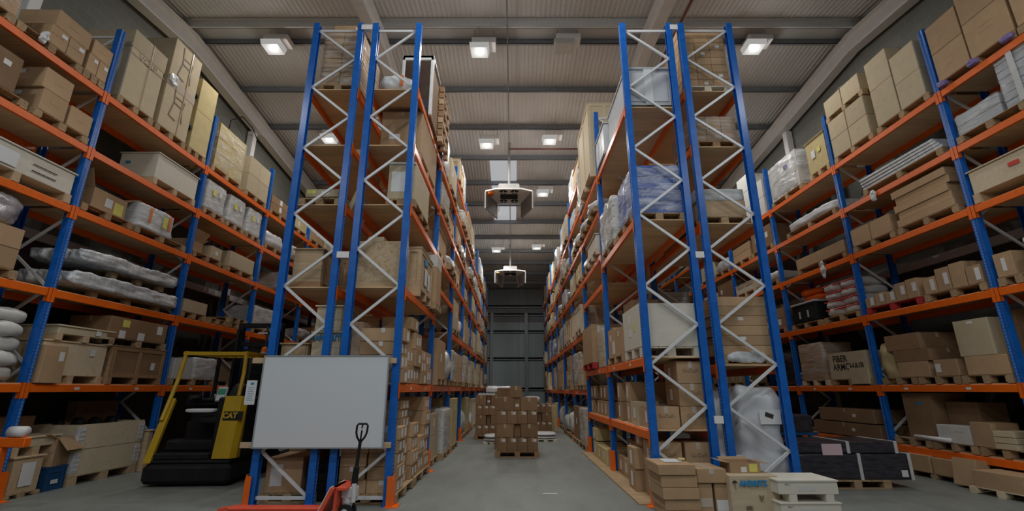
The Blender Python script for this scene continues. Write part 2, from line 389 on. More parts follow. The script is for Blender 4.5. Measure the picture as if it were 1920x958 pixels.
def pallet(x, y, z, w, d, label, mat='pallet', rz=0., parts=True, group=None, h=PH):
    """w along X, d along Y"""
    k = (round(w, 2), round(d, 2), mat, parts, h)
    if k not in PAL:
        bt = .02; bh = h - 2 * bt
        def top(mb):
            n = 7; pw = w / n
            for i in range(n): mb.box(-w / 2 + i * pw + .008, -w / 2 + (i + 1) * pw - .008, -d / 2, d / 2, h - bt * .6, h)
            for j in (-1, 0, 1): mb.box(-w / 2, w / 2, j * (d / 2 - .05) - .05, j * (d / 2 - .05) + .05, h - bt, h - bt * .6)
        def blk(mb, i, j): mb.box(i * (w / 2 - .06) - .06, i * (w / 2 - .06) + .06, j * (d / 2 - .06) - .06, j * (d / 2 - .06) + .06, bt * .8, h - bt)
        def run(mb, j): mb.box(-w / 2, w / 2, j * (d / 2 - .05) - .05, j * (d / 2 - .05) + .05, 0, bt * .8)
        def side(mb, i): mb.box(i * (w / 2 - .05) - .05, i * (w / 2 - .05) + .05, -d / 2 + .1, d / 2 - .1, 0, bt * .8)
        L_ = []
        if parts:
            mb = MB(); top(mb); L_.append(('top_deck', mb.mesh('top_deck', [mat])))
            for j in (-1, 0, 1):
                mb = MB(); run(mb, j); L_.append(('bottom_board', mb.mesh('bottom_board', [mat])))
                for i in (-1, 0, 1):
                    mb = MB(); blk(mb, i, j); L_.append(('block', mb.mesh('block', [mat])))
        else:
            mb = MB(); top(mb)
            for j in (-1, 0, 1):
                run(mb, j)
                for i in (-1, 0, 1): blk(mb, i, j)
            L_.append(('pallet', mb.mesh('pallet', [mat])))
        PAL[k] = L_
    if parts:
        e = empty('pallet', (x, y, z), rz)
        for n, me in PAL[k]: link(n, me, e)
    else: e = link('pallet', PAL[k][0][1], None, (x, y, z), (0, 0, rz))
    return tag(e, label, 'pallet', group)
def pb(x0, x1, y0, y1, z, label, **k): return pallet((x0 + x1) / 2, (y0 + y1) / 2, z, x1 - x0, y1 - y0, label, **k)
def crate(x, y, z, w, d, h, label, mat='timber', panel='crate_boards', rz=0., feet=True, battens=2, cat='crate', labs=(), prt=(), lid=True, name='wooden_crate', fh=.1):
    """boarded case: panel box, edge battens, lid and pallet feet"""
    e = empty(name, (x, y, z), rz); f0 = fh if feet else 0.
    mb = MB(); mb.box(-w / 2 + .015, w / 2 - .015, -d / 2 + .015, d / 2 - .015, f0, h - (.02 if lid else 0), 0, .004)
    body = obj('panels', mb, panel, e)
    t = .016; bw = .07
    for sx_ in (-1, 1):
        for sy_ in (-1, 1):
            pass
    if battens:
        mb = MB()
        for sy_ in (-1, 1):
            y0 = sy_ * (d / 2 - .008)
            for zz in (f0 + bw / 2, h - bw / 2 - .02): mb.box(-w / 2, w / 2, y0 - t / 2, y0 + t / 2, zz - bw / 2, zz + bw / 2)
            for i in range(battens + 1):
                xx = -w / 2 + bw / 2 + i * (w - bw) / battens
                mb.box(xx - bw / 2, xx + bw / 2, y0 - t / 2, y0 + t / 2, f0 + bw, h - bw - .02)
        for sx_ in (-1, 1):
            x0 = sx_ * (w / 2 - .008)
            for zz in (f0 + bw / 2, h - bw / 2 - .02): mb.box(x0 - t / 2, x0 + t / 2, -d / 2 + .01, d / 2 - .01, zz - bw / 2, zz + bw / 2)
            for i in range(battens + 1):
                yy = -d / 2 + bw / 2 + .01 + i * (d - bw - .02) / battens
                mb.box(x0 - t / 2, x0 + t / 2, yy - bw / 2, yy + bw / 2, f0 + bw, h - bw - .02)
        obj('battens', mb, mat, e)
    if lid:
        mb = MB(); mb.box(-w / 2 - .01, w / 2 + .01, -d / 2 - .01, d / 2 + .01, h - .022, h, 0, .003); obj('lid', mb, panel, e)
    if feet:
        n = 3 if max(w, d) > .5 else 2
        for i in range(n):
            q = -1 + 2 * i / (n - 1); mb = MB()
            if d >= w: mb.box(-w / 2, w / 2, q * (d / 2 - .05) - .05, q * (d / 2 - .05) + .05, 0, f0)
            else: mb.box(q * (w / 2 - .05) - .05, q * (w / 2 - .05) + .05, -d / 2, d / 2, 0, f0)
            obj('skid', mb, mat, e)
    tag(e, label, cat)
    for (f_, u, v, lw, lh, *m_) in labs: plate_on(e, f_, (w + .004, d + .004, h), lw, lh, u, v, m_[0] if m_ else 'paper')
    for (f_, t_, s_, u, v, *m_) in prt: print_on(e, f_, (w + .004, d + .004, h), t_, s_, u, v, m_[0] if m_ else 'ink', .006)
    return e
def kb(x0, x1, y0, y1, z0, z1, label, **k): return crate((x0 + x1) / 2, (y0 + y1) / 2, z0, abs(x1 - x0), abs(y1 - y0), z1 - z0, label, **k)
def filmshell(parent, w, d, h, mat='film', amp=.02, seed=0, skirt=0.):
    mb = MB(); mb.lump(w + .03, d + .03, h + .02, 14., amp, 4., seed, 12, 0.)
    if skirt:
        for i, (x, y, z) in enumerate(mb.v):
            if z < h * .3:
                k = 1 + skirt * (1 - z / (h * .3)) ** 2; mb.v[i] = (x * k, y * k, z)
    return obj('stretch_film', mb, mat, parent, smooth=True)
def wrapped(x, y, z, w, d, h, label, core='card', n=(2, 2, 3), fm='film', rz=0., seed=None, amp=.02, parts=True, labs=(), cat='wrapped load', name='wrapped_load', skirt=0.):
    """cartons held together by stretch film: moves as one"""
    e = empty(name, (x, y, z), rz); tag(e, label, cat)
    if core:
        g = .006; a, b_, c_ = w / n[0], d / n[1], h / n[2]
        if parts:
            cache = {}
            for k in range(n[2]):
                for i in range(n[0]):
                    for j in range(n[1]):
                        if 0 < i < n[0] - 1 and 0 < j < n[1] - 1: continue
                        if 'm' not in cache:
                            mb = MB(); mb.box(-a / 2 + g, a / 2 - g, -b_ / 2 + g, b_ / 2 - g, 0, c_ - g, 0, .005); cache['m'] = mb.mesh('carton', [core])
                        link('carton', cache['m'], e, (-w / 2 + (i + .5) * a, -d / 2 + (j + .5) * b_, k * c_))
        else:
            mb = MB()
            for k in range(n[2]): mb.box(-w / 2, w / 2, -d / 2, d / 2, k * c_, (k + 1) * c_ - .012, 0, .01)
            obj('goods', mb, core, e)
    filmshell(e, w, d, h, fm, amp, rnd.random() * 50 if seed is None else seed, skirt)
    for (f_, u, v, lw, lh, *m_) in labs: plate_on(e, f_, (w + .05, d + .05, h), lw, lh, u, v, m_[0] if m_ else 'paper')
    return e
def wb(x0, x1, y0, y1, z0, z1, label, **k): return wrapped((x0 + x1) / 2, (y0 + y1) / 2, z0, abs(x1 - x0), abs(y1 - y0), z1 - z0, label, **k)
def lumpy(name, x, y, z, w, d, h, label, cat, mat='sack', p=4., amp=.03, sc=3., rz=0., seed=None, n=12):
    mb = MB(); mb.lump(w, d, h, p, amp, sc, rnd.random() * 50 if seed is None else seed, n)
    o = obj(name, mb, mat, None, (x, y, z), rz, smooth=True); return tag(o, label, cat)
def open_carton(x, y, z, w, d, h, label, mat='card', rz=0., flaps=((0, 60), (1, 100), (2, 30), (3, 120)), t=.006, fl=.45, labs=()):
    """carton with its top flaps standing open: walls, floor, flaps"""
    mb = MB(); mb.box(-w / 2, w / 2, -d / 2, d / 2, 0, t)
    mb.box(-w / 2, -w / 2 + t, -d / 2, d / 2, t, h); mb.box(w / 2 - t, w / 2, -d / 2, d / 2, t, h)
    mb.box(-w / 2 + t, w / 2 - t, -d / 2, -d / 2 + t, t, h); mb.box(-w / 2 + t, w / 2 - t, d / 2 - t, d / 2, t, h)
    o = obj('open_carton', mb, mat, None, (x, y, z), rz); tag(o, label, 'box')
    for side, ang in flaps:
        L_ = (d if side in (1, 3) else w); wd = (w if side in (1, 3) else d) * fl
        mb = MB(); mb.box(-L_ / 2 + .004, L_ / 2 - .004, 0, wd, -t / 2, t / 2)
        f_ = obj('flap', mb, mat, o)
        rot = {0: 0., 1: -PI / 2, 2: PI, 3: PI / 2}[side]
        loc = {0: (0, d / 2, h), 1: (w / 2, 0, h), 2: (0, -d / 2, h), 3: (-w / 2, 0, h)}[side]
        f_.location = loc; f_.rotation_euler = (math.radians(90 - ang), 0, rot)
        f_.rotation_mode = 'XYZ'
    for (f_, u, v, lw, lh, *m_) in labs: plate_on(o, f_, (w, d, h), lw, lh, u, v, m_[0] if m_ else 'paper')
    return o
# ------------------------------------------------------------------ racking
def rack(xf, xb, ys, levels, top, label, name='pallet_rack', guards=True, spacer=None, skip_first_deck=False):
    """xf: aisle-side upright line, xb: the other one; levels[bay] = list of deck heights"""
    sg = 1 if xf > xb else -1                       # outward direction of the aisle face
    root = empty(name, ((xf + xb) / 2, ys[0], 0)); tag(root, label, 'rack')
    ox, oy = (xf + xb) / 2, ys[0]
    hw = abs(xf - xb) / 2
    # upright: ribbed channel with returned lips, open side towards the frame
    def upright():
        mb = MB(); a, bq, t = .05, .05, .004
        prof = [(-a, -bq), (a, -bq), (a, -bq + .018), (a - .012, -.012), (a - .012, .012), (a, bq - .018), (a, bq), (-a, bq), (-a, bq - t * 4), (-a + t, bq - t * 4), (-a + t * 2, bq - t), (a - t, bq - t), (a - t * 4, .016), (a - t * 4, -.016), (a - t, -bq + t), (-a + t * 2, -bq + t), (-a + t, -bq + t * 4), (-a, -bq + t * 4)]
        mb.poly(prof, 'z', 0, top); mb.box(-a - .02, a + .03, -bq - .02, bq + .02, 0, .012)
        return mb.mesh('upright', ['blue'])
    um = upright()
    def brace_mesh(k):
        z0, z1 = .1 + .585 * k, .1 + .585 * (k + 1)
        s0 = -1 if k % 2 == 0 else 1                # even nodes on the inner line
        mb = MB(); p = Vector((s0 * (hw - .04) * sg, 0, z0)); q = Vector((-s0 * (hw - .04) * sg, 0, z1))
        mb.bar(p, q, .036, .005, 0, (0, 1, 0))
        d_ = (q - p).normalized(); nrm = Vector((-d_.z, 0, d_.x))
        for e_ in (-1, 1): mb.bar(p + nrm * e_ * .018 + Vector((0, .012, 0)), q + nrm * e_ * .018 + Vector((0, .012, 0)), .028, .004, 0, tuple(nrm))
        return mb
    nb = 13
    bms = [brace_mesh(k).mesh('brace', ['galv']) for k in range(nb)]
    def hbar(z):
        mb = MB(); mb.box(-hw + .05, hw - .05, -.004, .022, z - .021, z + .021); return mb.mesh('tie_bar', ['galv'])
    hms = [hbar(.1), hbar(.1 + .585 * nb)]
    gm = None
    if guards:
        mb = MB(); a = .075
        mb.poly([(-.085, 0), (.085, 0), (.085, .33), (.06, .40), (-.06, .40), (-.085, .33)], 'x', .075, .083)
        mb.box(.0, .076, -.085, -.077, 0, .38); mb.box(.0, .076, .077, .085, 0, .38); mb.box(-.02, .16, -.12, .12, 0, .01)
        gm = mb.mesh('column_guard', ['orange'])
    for i, y in enumerate(ys):
        for xx, ro in ((xf, 0 if sg > 0 else PI), (xb, PI if sg > 0 else 0)):
            link('upright', um, root, (xx - ox, y - oy, 0), (0, 0, ro))
        if i < 7:
            for bm_ in bms: link('brace', bm_, root, (0, y - oy, 0))
        else:
            mb = MB()
            for k in range(nb):
                q = brace_mesh(k); o_ = len(mb.v); mb.v += q.v; mb.f += [[j + o_ for j in f_] for f_ in q.f]; mb.m += q.m
            o_ = obj('brace', mb, 'galv', root, (0, y - oy, 0)); o_['kind'] = 'stuff'
        for hm in hms: link('tie_bar', hm, root, (0, y - oy, 0))
        if gm: link('column_guard', gm, root, (xf - ox, y - oy, 0), (0, 0, 0 if sg > 0 else PI))
    cache = {}
    for i in range(len(ys) - 1):
        L_ = ys[i + 1] - ys[i]
        for z in levels[min(i, len(levels) - 1)]:
            k = (round(L_, 3), round(z, 3))
            if k not in cache:
                mb = MB(); y0, y1 = .052, L_ - .052; zt = z - .018
                mb.box(-.055, -.005, y0, y1, zt - .115, zt, 0, .004)
                for (a, b_) in ((.006, .064), (L_ - .064, L_ - .006)):
                    mb.box(-.008, .0, a, b_, zt - .2, zt + .02); 
                    mb.box(-.055, .0, b_ - .008 if a < 1 else a, b_ if a < 1 else a + .008, zt - .2, zt + .02)
                bm_ = mb.mesh('beam', ['orange'])
                mb = MB(); mb.box(-hw - .01, hw + .01, .056, L_ - .056, z - .018, z); cache[k] = (bm_, mb.mesh('shelf_deck', ['deck']))
            bm_, dm = cache[k]
            f_ = link('beam', bm_, root, (xf - ox + sg * .058, ys[i] - oy, 0), (0, 0, 0))
            if sg < 0: f_.scale = (-1, 1, 1)
            if abs(z - 1.6) < .5 and i < 3:
                for q in (.3, .75):
                    mb = MB(); mb.box(-.0, .002, L_ * q - .045, L_ * q + .045, z - .1, z - .055); obj('location_label', mb, 'paper', f_, (-.0035, 0, 0))
            g_ = link('beam', bm_, root, (xb - ox - sg * .058, ys[i] - oy, 0))
            if sg > 0: g_.scale = (-1, 1, 1)
            link('shelf_deck', dm, root, (0, ys[i] - oy, 0))
    if spacer:
        x1, zs = spacer
        for y in ys[:5]:
            for z in zs:
                mb = MB(); lo, hi = sorted((xb + (-sg) * .05, x1)); mb.box(lo - ox - .03, hi - ox + .03, -.062, -.054, z - .05, z + .05); mb.box(lo - ox, hi - ox, -.054, .02, z - .05, z - .044); mb.box(lo - ox, hi - ox, -.054, .02, z + .044, z + .05)
                obj('row_spacer', mb, 'white_steel', root, (0, y - oy, 0))
    return root
# ------------------------------------------------------------------ building shell
XL, XR, YB, YF = -8.55, 8.95, 31.7, -8.0
RY, RZ, SL = 10.05, 10.345, .105
def zr(y): return RZ - SL * abs(y - RY)          # underside of the purlins
mb = MB(); mb.box(XL - .3, XR + .3, YF, YB + .3, -.2, 0); struct(obj('floor', mb, 'concrete'))
for nm, x0, x1 in (('wall_left', XL - .25, XL), ('wall_right', XR, XR + .25)):
    mb = MB(); mb.poly([(YF, 0), (YB, 0), (YB, zr(YB) + .3), (RY, RZ + .3), (YF, zr(YF) + .3)], 'x', x0, x1)
    struct(obj(nm, mb, 'blockwork'))
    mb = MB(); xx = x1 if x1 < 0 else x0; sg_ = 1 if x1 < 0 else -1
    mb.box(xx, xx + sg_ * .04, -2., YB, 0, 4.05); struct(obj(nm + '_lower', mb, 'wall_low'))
mb = MB(); mb.box(XL - .25, XR + .25, YB, YB + .25, 5.9, zr(YB) + .35); mb.box(XL - .25, XR + .25, YB, YB + .25, 0, 5.9, 1)
struct(obj('wall_back', mb, ['cladding', 'cladding_low']))
for i, z in enumerate((7.0, 6.45, 5.3, 3.52, 1.6)):
    mb = MB(); mb.box(XL, XR, YB - .16, YB - .001, z - .05, z + .05); mb.box(XL, XR, YB - .16, YB - .14, z - .11, z + .05); struct(obj('trim_%d' % (i + 1), mb, 'purlin'))
for i, x in enumerate((-6.2, -1.46, .85, 3.2, 5.6)):
    mb = MB(); mb.box(x - .1, x + .1, YB - .3, YB - .28, 0, 6.5); mb.box(x - .1, x + .1, YB - .19, YB - .17, 0, 6.5); mb.box(x - .01, x + .01, YB - .28, YB - .19, 0, 6.5)
    struct(obj('column_%d' % (i + 1), mb, 'purlin'))
for i, (x, s_) in enumerate(((XL, 1), (XR, -1))):
    mb = MB(); mb.box(x, x + s_ * .1, 3.0, YB, 4.05, 4.22); struct(obj('trim_%d' % (i + 6), mb, 'white_steel'))
# roof: trapezoid-ribbed sheets either side of the ridge, a rooflight strip let into the rear slope
def sheet(name, y0, y1, xa=XL - .2, xb=XR + .2, mat='roof_sheet'):
    mb = MB(); p = .12; n = int((xb - xa) / p); pr = []
    for i in range(n):
        x = xa + i * p; pr += [(x, 0), (x + .018, .013), (x + .045, .013), (x + .063, 0)]
    pr.append((xb, 0)); o = len(mb.v); off = .21
    for y in (y0, y1):
        for x, dz in pr: mb.v.append((x, y, zr(y) + off - dz + .018))
    k = len(pr)
    for i in range(k - 1): mb.face([o + i, o + i + 1, o + k + i + 1, o + k + i])
    struct(link(name, mb.mesh(name, [mat], recalc=False)))
sheet('ceiling_front', YF, RY)
sheet('ceiling_rear', RY, 15.8); sheet('ceiling_rear', 21.2, YB)
sheet('ceiling_rear', 15.8, 21.2, XL - .2, -.92); sheet('ceiling_rear', 15.8, 21.2, .12, XR + .2)
emit('skylight', (.95, .97, 1.), SKYE)
mb = MB(); ys_ = (15.8, 21.2)
mb.v += [(-.92, ys_[0], zr(ys_[0]) + .215), (.12, ys_[0], zr(ys_[0]) + .215), (.12, ys_[1], zr(ys_[1]) + .215), (-.92, ys_[1], zr(ys_[1]) + .215)]
mb.face([3, 2, 1, 0]); struct(link('window_1', mb.mesh('window_1', ['skylight'], recalc=False)))
mb = MB(); mb.poly([(-.35, zr(RY - .35) + .2), (0, RZ + .2), (.35, zr(RY + .35) + .2), (.35, zr(RY + .35) + .26), (0, RZ + .26), (-.35, zr(RY - .35) + .26)], 'x', XL, XR)
mb.v = [(x, y + RY, z) for x, y, z in mb.v]; struct(obj('trim_8', mb, 'roof_sheet'))
i = 0
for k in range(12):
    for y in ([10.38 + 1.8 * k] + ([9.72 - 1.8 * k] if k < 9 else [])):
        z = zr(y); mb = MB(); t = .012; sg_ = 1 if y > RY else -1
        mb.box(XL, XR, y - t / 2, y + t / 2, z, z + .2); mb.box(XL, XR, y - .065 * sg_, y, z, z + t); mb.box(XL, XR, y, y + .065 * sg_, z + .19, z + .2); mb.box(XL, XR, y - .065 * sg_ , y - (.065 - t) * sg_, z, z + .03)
        i += 1; struct(obj('beam_%d' % i, mb, 'galv' if abs(y - 9.72) < .1 else 'purlin'))  # front ridge purlin gets a lighter metal: lamp reflection put into its colour
def rafter(n, x, dep=.5, fl=.26):
    for (y0, y1) in ((YF, RY), (RY, YB)):
        mb = MB(); t = .02
        for (xa, xb_, za, zb) in ((x - fl / 2, x + fl / 2, -dep, -dep + t), (x - fl / 2, x + fl / 2, -t, 0), (x - t / 2, x + t / 2, -dep + t, -t)):
            o = len(mb.v)
            for y in (y0, y1):
                for (xx, zz) in ((xa, za), (xb_, za), (xb_, zb), (xa, zb)): mb.v.append((xx, y, zr(y) + zz))
            for l in ((0, 1, 2, 3), (4, 5, 6, 7), (0, 1, 5, 4), (1, 2, 6, 5), (2, 3, 7, 6), (3, 0, 4, 7)): mb.face([o + j for j in l])
        struct(obj('beam_rafter_%d' % n, mb, 'white_steel'))
for n, x in enumerate((-8.3, -3.42, 3.42, 8.72)): rafter(n + 1, x)
n = 0
for x in (-8.43, 8.83):
    for y in (-.2, 6.6, 13.4, 20.2, 27.):
        n += 1; mb = MB(); mb.box(x - .1, x + .1, y - .1, y + .1, 0, zr(y) - .5, 0, .01); struct(obj('column_wall_%d' % n, mb, 'white_steel'))
# services
def pipe(name, pts, r, mat, label, cat='pipe'):
    mb = MB(); mb.tube(pts, r, 8); return tag(obj(name, mb, mat, smooth=True), label, cat)
pipe('conduit', [(-.16, y, zr(y) - .03) for y in (2., RY, 14.6, 20., 24.)], .018, 'conduit', 'thin dark conduit running along the roof above the middle aisle')
pipe('gas_pipe', [(-.16, 14.7, 9.62), (3.2, 14.7, 9.62)], .028, 'rust', 'dark red pipe running crosswise under the roof to the near heater')
pipe('fire_pipe', [(3.85, 3., 9.2), (3.85, 9.9, 9.72), (3.85, 11.4, 9.62), (3.83, 11.5, 9.6), (3.45, 11.5, 9.6), (3.42, 11.5, 9.55), (3.42, 11.5, 8.6)], .035, 'rust', 'dark red pipe under the roof beside the right rafter')
pipe('cable', [(-8.3, 12.0, 8.2), (-8.28, 12.05, 9.1), (-8.25, 12.5, 9.5), (-8.2, 13.0, 9.4), (-8.2, 13.3, 9.2)], .014, 'black', 'black looped cable on the left wall above the wrapped boxes', 'cable')
# lamps
emit('lamp_lens', (1., .985, .95), LAMPE)
mottled('lamp_off', (.60, .60, .56), .25, .1, 14)
def lamp(x, y, z, label, on=True, light=True):
    e = empty('high_bay_lamp', (x, y, z)); tag(e, label, 'ceiling lamp', 'high bay lamps')
    mb = MB(); mb.box(-.2, .42, -.2, .2, .1, .26, 0, .015); obj('housing', mb, 'white_steel', e)
    mb = MB(); mb.poly([(-.22, -.06), (.2, -.06), (.24, .1), (-.26, .1)], 'y', -.2, .2); obj('lens', mb, 'lamp_lens' if on else 'lamp_off', e)
    mb = MB()
    for q in (-.15, .35): mb.tube([(q, 0, .26), (q, 0, zr(y) - z + .2)], .006, 6)
    obj('suspension_wire', mb, 'conduit', e)
    if on and light:
        l = bpy.data.lights.new('lamp_light', 'AREA'); l.shape = 'RECTANGLE'; l.size = .4; l.size_y = .36; l.energy = LAMPW; l.color = LCOL if y > 5 else (.93, .97, 1.)
        q = bpy.data.objects.new('lamp_light', l); C.objects.link(q); q.location = (0, 0, -.075); q.parent = e
        l = bpy.data.lights.new('lamp_glow', 'POINT'); l.shadow_soft_size = .12; l.energy = LAMPW * GLOW; l.color = LCOL if y > 5 else (.93, .97, 1.)
        q = bpy.data.objects.new('lamp_glow', l); C.objects.link(q); q.location = (0, 0, -.22); q.parent = e
lamp(-6.2, 10.1, 10.0, 'lit lamp over the left side aisle, left of the tall blue frames')
lamp(-.87, 10.1, 9.9, 'lit lamp nearest the camera above the middle aisle')
lamp(1.3, 10.1, 10.02, 'unlit lamp with grey lens hanging at the ridge above the middle aisle', False)
lamp(6.22, 10.1, 10.0, 'lit lamp over the right side aisle, right of the tall blue frames')
lamp(-.9, 14., 9.4, 'lit lamp left of the dark red crosswise pipe')
lamp(1.22, 14., 9.55, 'lit lamp just above the dark red crosswise pipe')
lamp(-6.2, 14., 9.6, 'lit lamp seen through the top bay of the leftmost tall blue frame')
lamp(6.3, 14., 9.6, 'lit lamp deeper over the right side aisle')
lamp(1.2, 17.6, 9.2, 'lit lamp right of the near hanging heater')
lamp(-.88, 23., 8.4, 'lit lamp upper left of the far hanging heater')
lamp(1.2, 23., 8.55, 'lit lamp upper right of the far hanging heater')
for x in (-6.2, -.87, 1.3, 6.22):  # unseen lamps added overhead and behind the camera to brighten front faces
    for y in (-5.5, -1.6, 2.3, 6.2):
        if abs(x) > 3 and y > 3: continue
        lamp(x, y, zr(y) - .4, 'unseen lamp added out of view to light the rack fronts')
# hanging heaters
def heater(x, y, z, label):
    e = empty('unit_heater', (x, y, z)); tag(e, label, 'heater', 'hanging heaters')
    mb = MB(); mb.poly([(-.42, -.62), (.42, -.62), (.8, -.42), (.8, -.34), (.42, .62), (-.42, .62), (-.8, -.34), (-.8, -.42)], 'z', 0, .05); obj('base_plate', mb, 'heater_white', e)
    mb = MB(); mb.box(-.36, .36, -.45, .5, .05, .3, 0, .04); obj('casing', mb, 'louver', e)
    for sx_ in (-1, 1):
        for yy in (-.42, .4):
            mb = MB(); mb.tube([(sx_ * .19, yy, -.025), (sx_ * .19, yy, 0)], .135, 18); fo = obj('fan', mb, 'black', e)
            mb = MB(); mb.bar((sx_ * .19 - .14, yy, -.032), (sx_ * .19 + .14, yy, -.032), .025, .01); mb.bar((sx_ * .19, yy - .14, -.032), (sx_ * .19, yy + .14, -.032), .025, .01); obj('fan_guard', mb, 'heater_white', fo)
        p, q = (sx_ * .79, -.44), (sx_ * .43, .58); mb = MB()
        for i in range(14):
            zz = -.03 - i * .042; mb.bar((p[0], p[1], zz), (q[0], q[1], zz), .05, .008, 0, (.35 * sx_, .1, 1))
        for (px_, py_) in (p, q): mb.bar((px_, py_, 0), (px_, py_, -.62), .035, .035, 0, (1, 0, 0))
        mb.bar(((p[0]) * 1.03, p[1], -.31), (q[0] * 1.06, q[1], -.31), .012, .58)
        obj('louver', mb, 'louver', e)
        mb = MB(); mb.bar((sx_ * .33, .6, .0), (sx_ * .38, .66, -.3), .05, .02, 0, (1, 0, 0)); obj('bracket', mb, 'heater_white', e)
    mb = MB(); mb.box(-.3, .3, -.2, .2, -.02, 0); obj('grille', mb, 'black', e)
    mb = MB(); mb.tube([(-.62, -.36, -.09), (-.62, -.36, 0)], .12, 12); obj('burner_box', mb, 'beacon' if y < 20 else 'card_yellow', e)
    mb = MB(); mb.tube([(0, 0, .3), (0, 0, zr(y) - z + .2)], .045, 10); obj('flue', mb, 'conduit', e)
    return e
heater(-.16, 15.0, 7.95, 'pale hanging heater with two angled grey louvers before the bright rooflight')
heater(-.18, 24.1, 7.45, 'smaller looking white hanging heater with black fans, farther down the middle aisle')
# ------------------------------------------------------------------ racks
LV = [1.6, 3.02, 4.38, 5.45, 6.53]
LVL = [[1.6, 3.02, 4.38, 5.45, 6.53], [1.6, 3.72, 4.38, 5.45, 6.53], [1.6, 2.98, 4.40, 5.45, 6.53, 7.5], LV]
LVR = [[.96, 1.97, 4.12, 6.18], [.96, 1.97, 3.72, 4.38, 5.40, 6.25], [1.5, 2.98, 4.40, 5.45, 6.53, 7.5], [1.5, 2.98, 4.4, 5.45, 6.53]]
YC = [6.95 + 2.8 * i for i in range(9)]
YO = [4.3 + 2.8 * i for i in range(10)]
TOP = 7.84
rack(-3.53, -2.74, YC, [LV], TOP, 'blue and orange pallet rack behind the whiteboard, facing the left side aisle', spacer=(-2.56, (7.74, 3.5, 1.1)))
rack(-1.70, -2.47, YC, LVL, TOP, 'blue and orange pallet rack along the left side of the middle aisle')
rack(1.95, 2.78, YC, LVR, TOP, 'blue and orange pallet rack along the right side of the middle aisle', spacer=(2.90, (7.74, 3.5, 1.1)))
rack(3.86, 3.0, YC, [[1.86, 4.06, 5.42, 6.5], LV], TOP, 'blue and orange pallet rack right of the white bubble sacks, facing the right side aisle')
rack(-7.2, -8.0, YO, [LV], TOP, 'blue and orange pallet rack standing against the left wall')
rack(7.5, 8.3, YO, [[.5] + LV], TOP, 'blue and orange pallet rack standing against the right wall')
mb = MB(); mb.box(1.7, 2.9, 7.0, 12.5, 0, .02); tag(obj('floor_board', mb, 'pallet'), 'chipboard sheet on the floor under the right middle aisle rack', 'board')
# ------------------------------------------------------------------ left wall rack: goods
FX = -7.16
a, b_, c_, d_, e_ = 6.53, 5.45, 4.38, 3.02, 1.6
LOR = 'left wall rack'
# top shelf, nearest bay
pb(-8.1, FX, 5.55, 6.6, a, 'pallet under three brown cartons, top shelf at the left picture edge')
lb = lambda: [('r', .05, .06, .1, .07)]
cb(-7.75, FX, 5.98, 6.27, a + PH, a + PH + .33, 'lower left brown carton of three on the top shelf, upper left corner', labs=[('r', .07, .08, .09, .06)], prt=[('r', '— — —', .06, -.04, .02)], tape='y')
cb(-7.75, FX, 6.28, 6.57, a + PH, a + PH + .33, 'lower right brown carton of three on the top shelf, upper left corner', labs=[('r', .07, .08, .09, .06)], prt=[('r', '— — —', .06, -.04, .02)], tape='y')
cb(-7.8, FX, 6.02, 6.6, a + PH + .33, a + PH + .63, 'wide brown carton lying on two cartons, top shelf, upper left corner', tape='y', prt=[('r', '- - - - - - -', .05, 0, 0)])
pb(-8.1, FX, 6.62, 7.03, a, 'pallet of three cartons beside the first blue upright, top left shelf')
cb(-7.75, FX, 6.64, 6.83, a + PH, a + PH + .33, 'lower left carton of the trio next to the first blue upright, top left shelf', labs=[('r', .04, .08, .07, .06)])
cb(-7.75, FX, 6.84, 7.03, a + PH, a + PH + .33, 'lower right carton of the trio next to the first blue upright, top left shelf', labs=[('r', .04, .08, .07, .06)])
cb(-7.8, FX, 6.66, 7.035, a + PH + .33, a + PH + .62, 'upper carton of the trio next to the first blue upright, top left shelf', prt=[('r', '- - - - -', .05, 0, 0)])
wb(-8.1, FX, 4.95, 5.52, a + PH, a + .75, 'brown load with hanging white film at the very upper left corner', n=(2, 1, 2), seed=3)
pb(-8.1, FX, 4.95, 5.52, a, 'pallet at the very upper left corner, on the top left shelf')
lumpy('plastic_sheet', -7.13, 5.9, a + .02, .07, .12, .2, 'torn white plastic tuft dangling over the top left beam', 'plastic sheet', 'white_plastic', 2.5, .05, 9)
# top shelf, second bay
pb(-8.1, FX, 7.32, 8.17, a, 'pallet under the tall carton with the large thin letters')
h = cb(-8.05, FX, 7.34, 8.15, a + PH, a + PH + 1.42, 'tall tan carton with thin letters and string, right of first blue upright', mat='card_pale', tape='y', prt=[('r', 'VGSP', .2, -.0, .25, 'ink_faint')], labs=[('r', -.33, .58, .1, .12)])
mb = MB(); mb.box(-.4455 - .006, .4455 + .006, -.42, .42, 1.06, 1.43, 0, .006); obj('lid', mb, 'card_pale', h)
mb = MB(); mb.box(.455, .459, .04, .055, 0, 1.43); mb.box(.455, .459, -.42, .42, .93, .945); obj('strap', mb, 'tape', h)
pb(-8.1, FX, 8.25, 9.12, a, 'pallet under the tall carton with chair drawings')
h = cb(-8.05, FX, 8.27, 9.1, a + PH, a + PH + 2.05, 'tallest tan carton, printed with chair outlines, on the top left shelf', mat='card_pale', prt=[])
for zz in (.3, 1.25):                                     # side view of a chair, as printed line art
    mb = MB(); X = .451
    for p, q in (((-.16, .5), (-.12, .12)), ((-.12, .12), (.14, .1)), ((-.12, .12), (-.2, -.22)), ((.12, .1), (.18, -.22)), ((-.2, -.22), (.0, -.25)), ((.14, .1), (.16, .26)), ((-.1, .26), (.16, .26))):
        mb.bar((X, p[0], zz + p[1] + .25), (X, q[0], zz + q[1] + .25), .028, .003, 0, (1, 0, 0))
    obj('chair_outline', mb, 'ink_faint', h)
mb = MB(); mb.box(.446, .456, .1, .125, 0, 2.05); mb.box(.446, .45, -.42, .42, .95, 1.12, 1); obj('strap', mb, ['tape', 'tape_clear'], h)
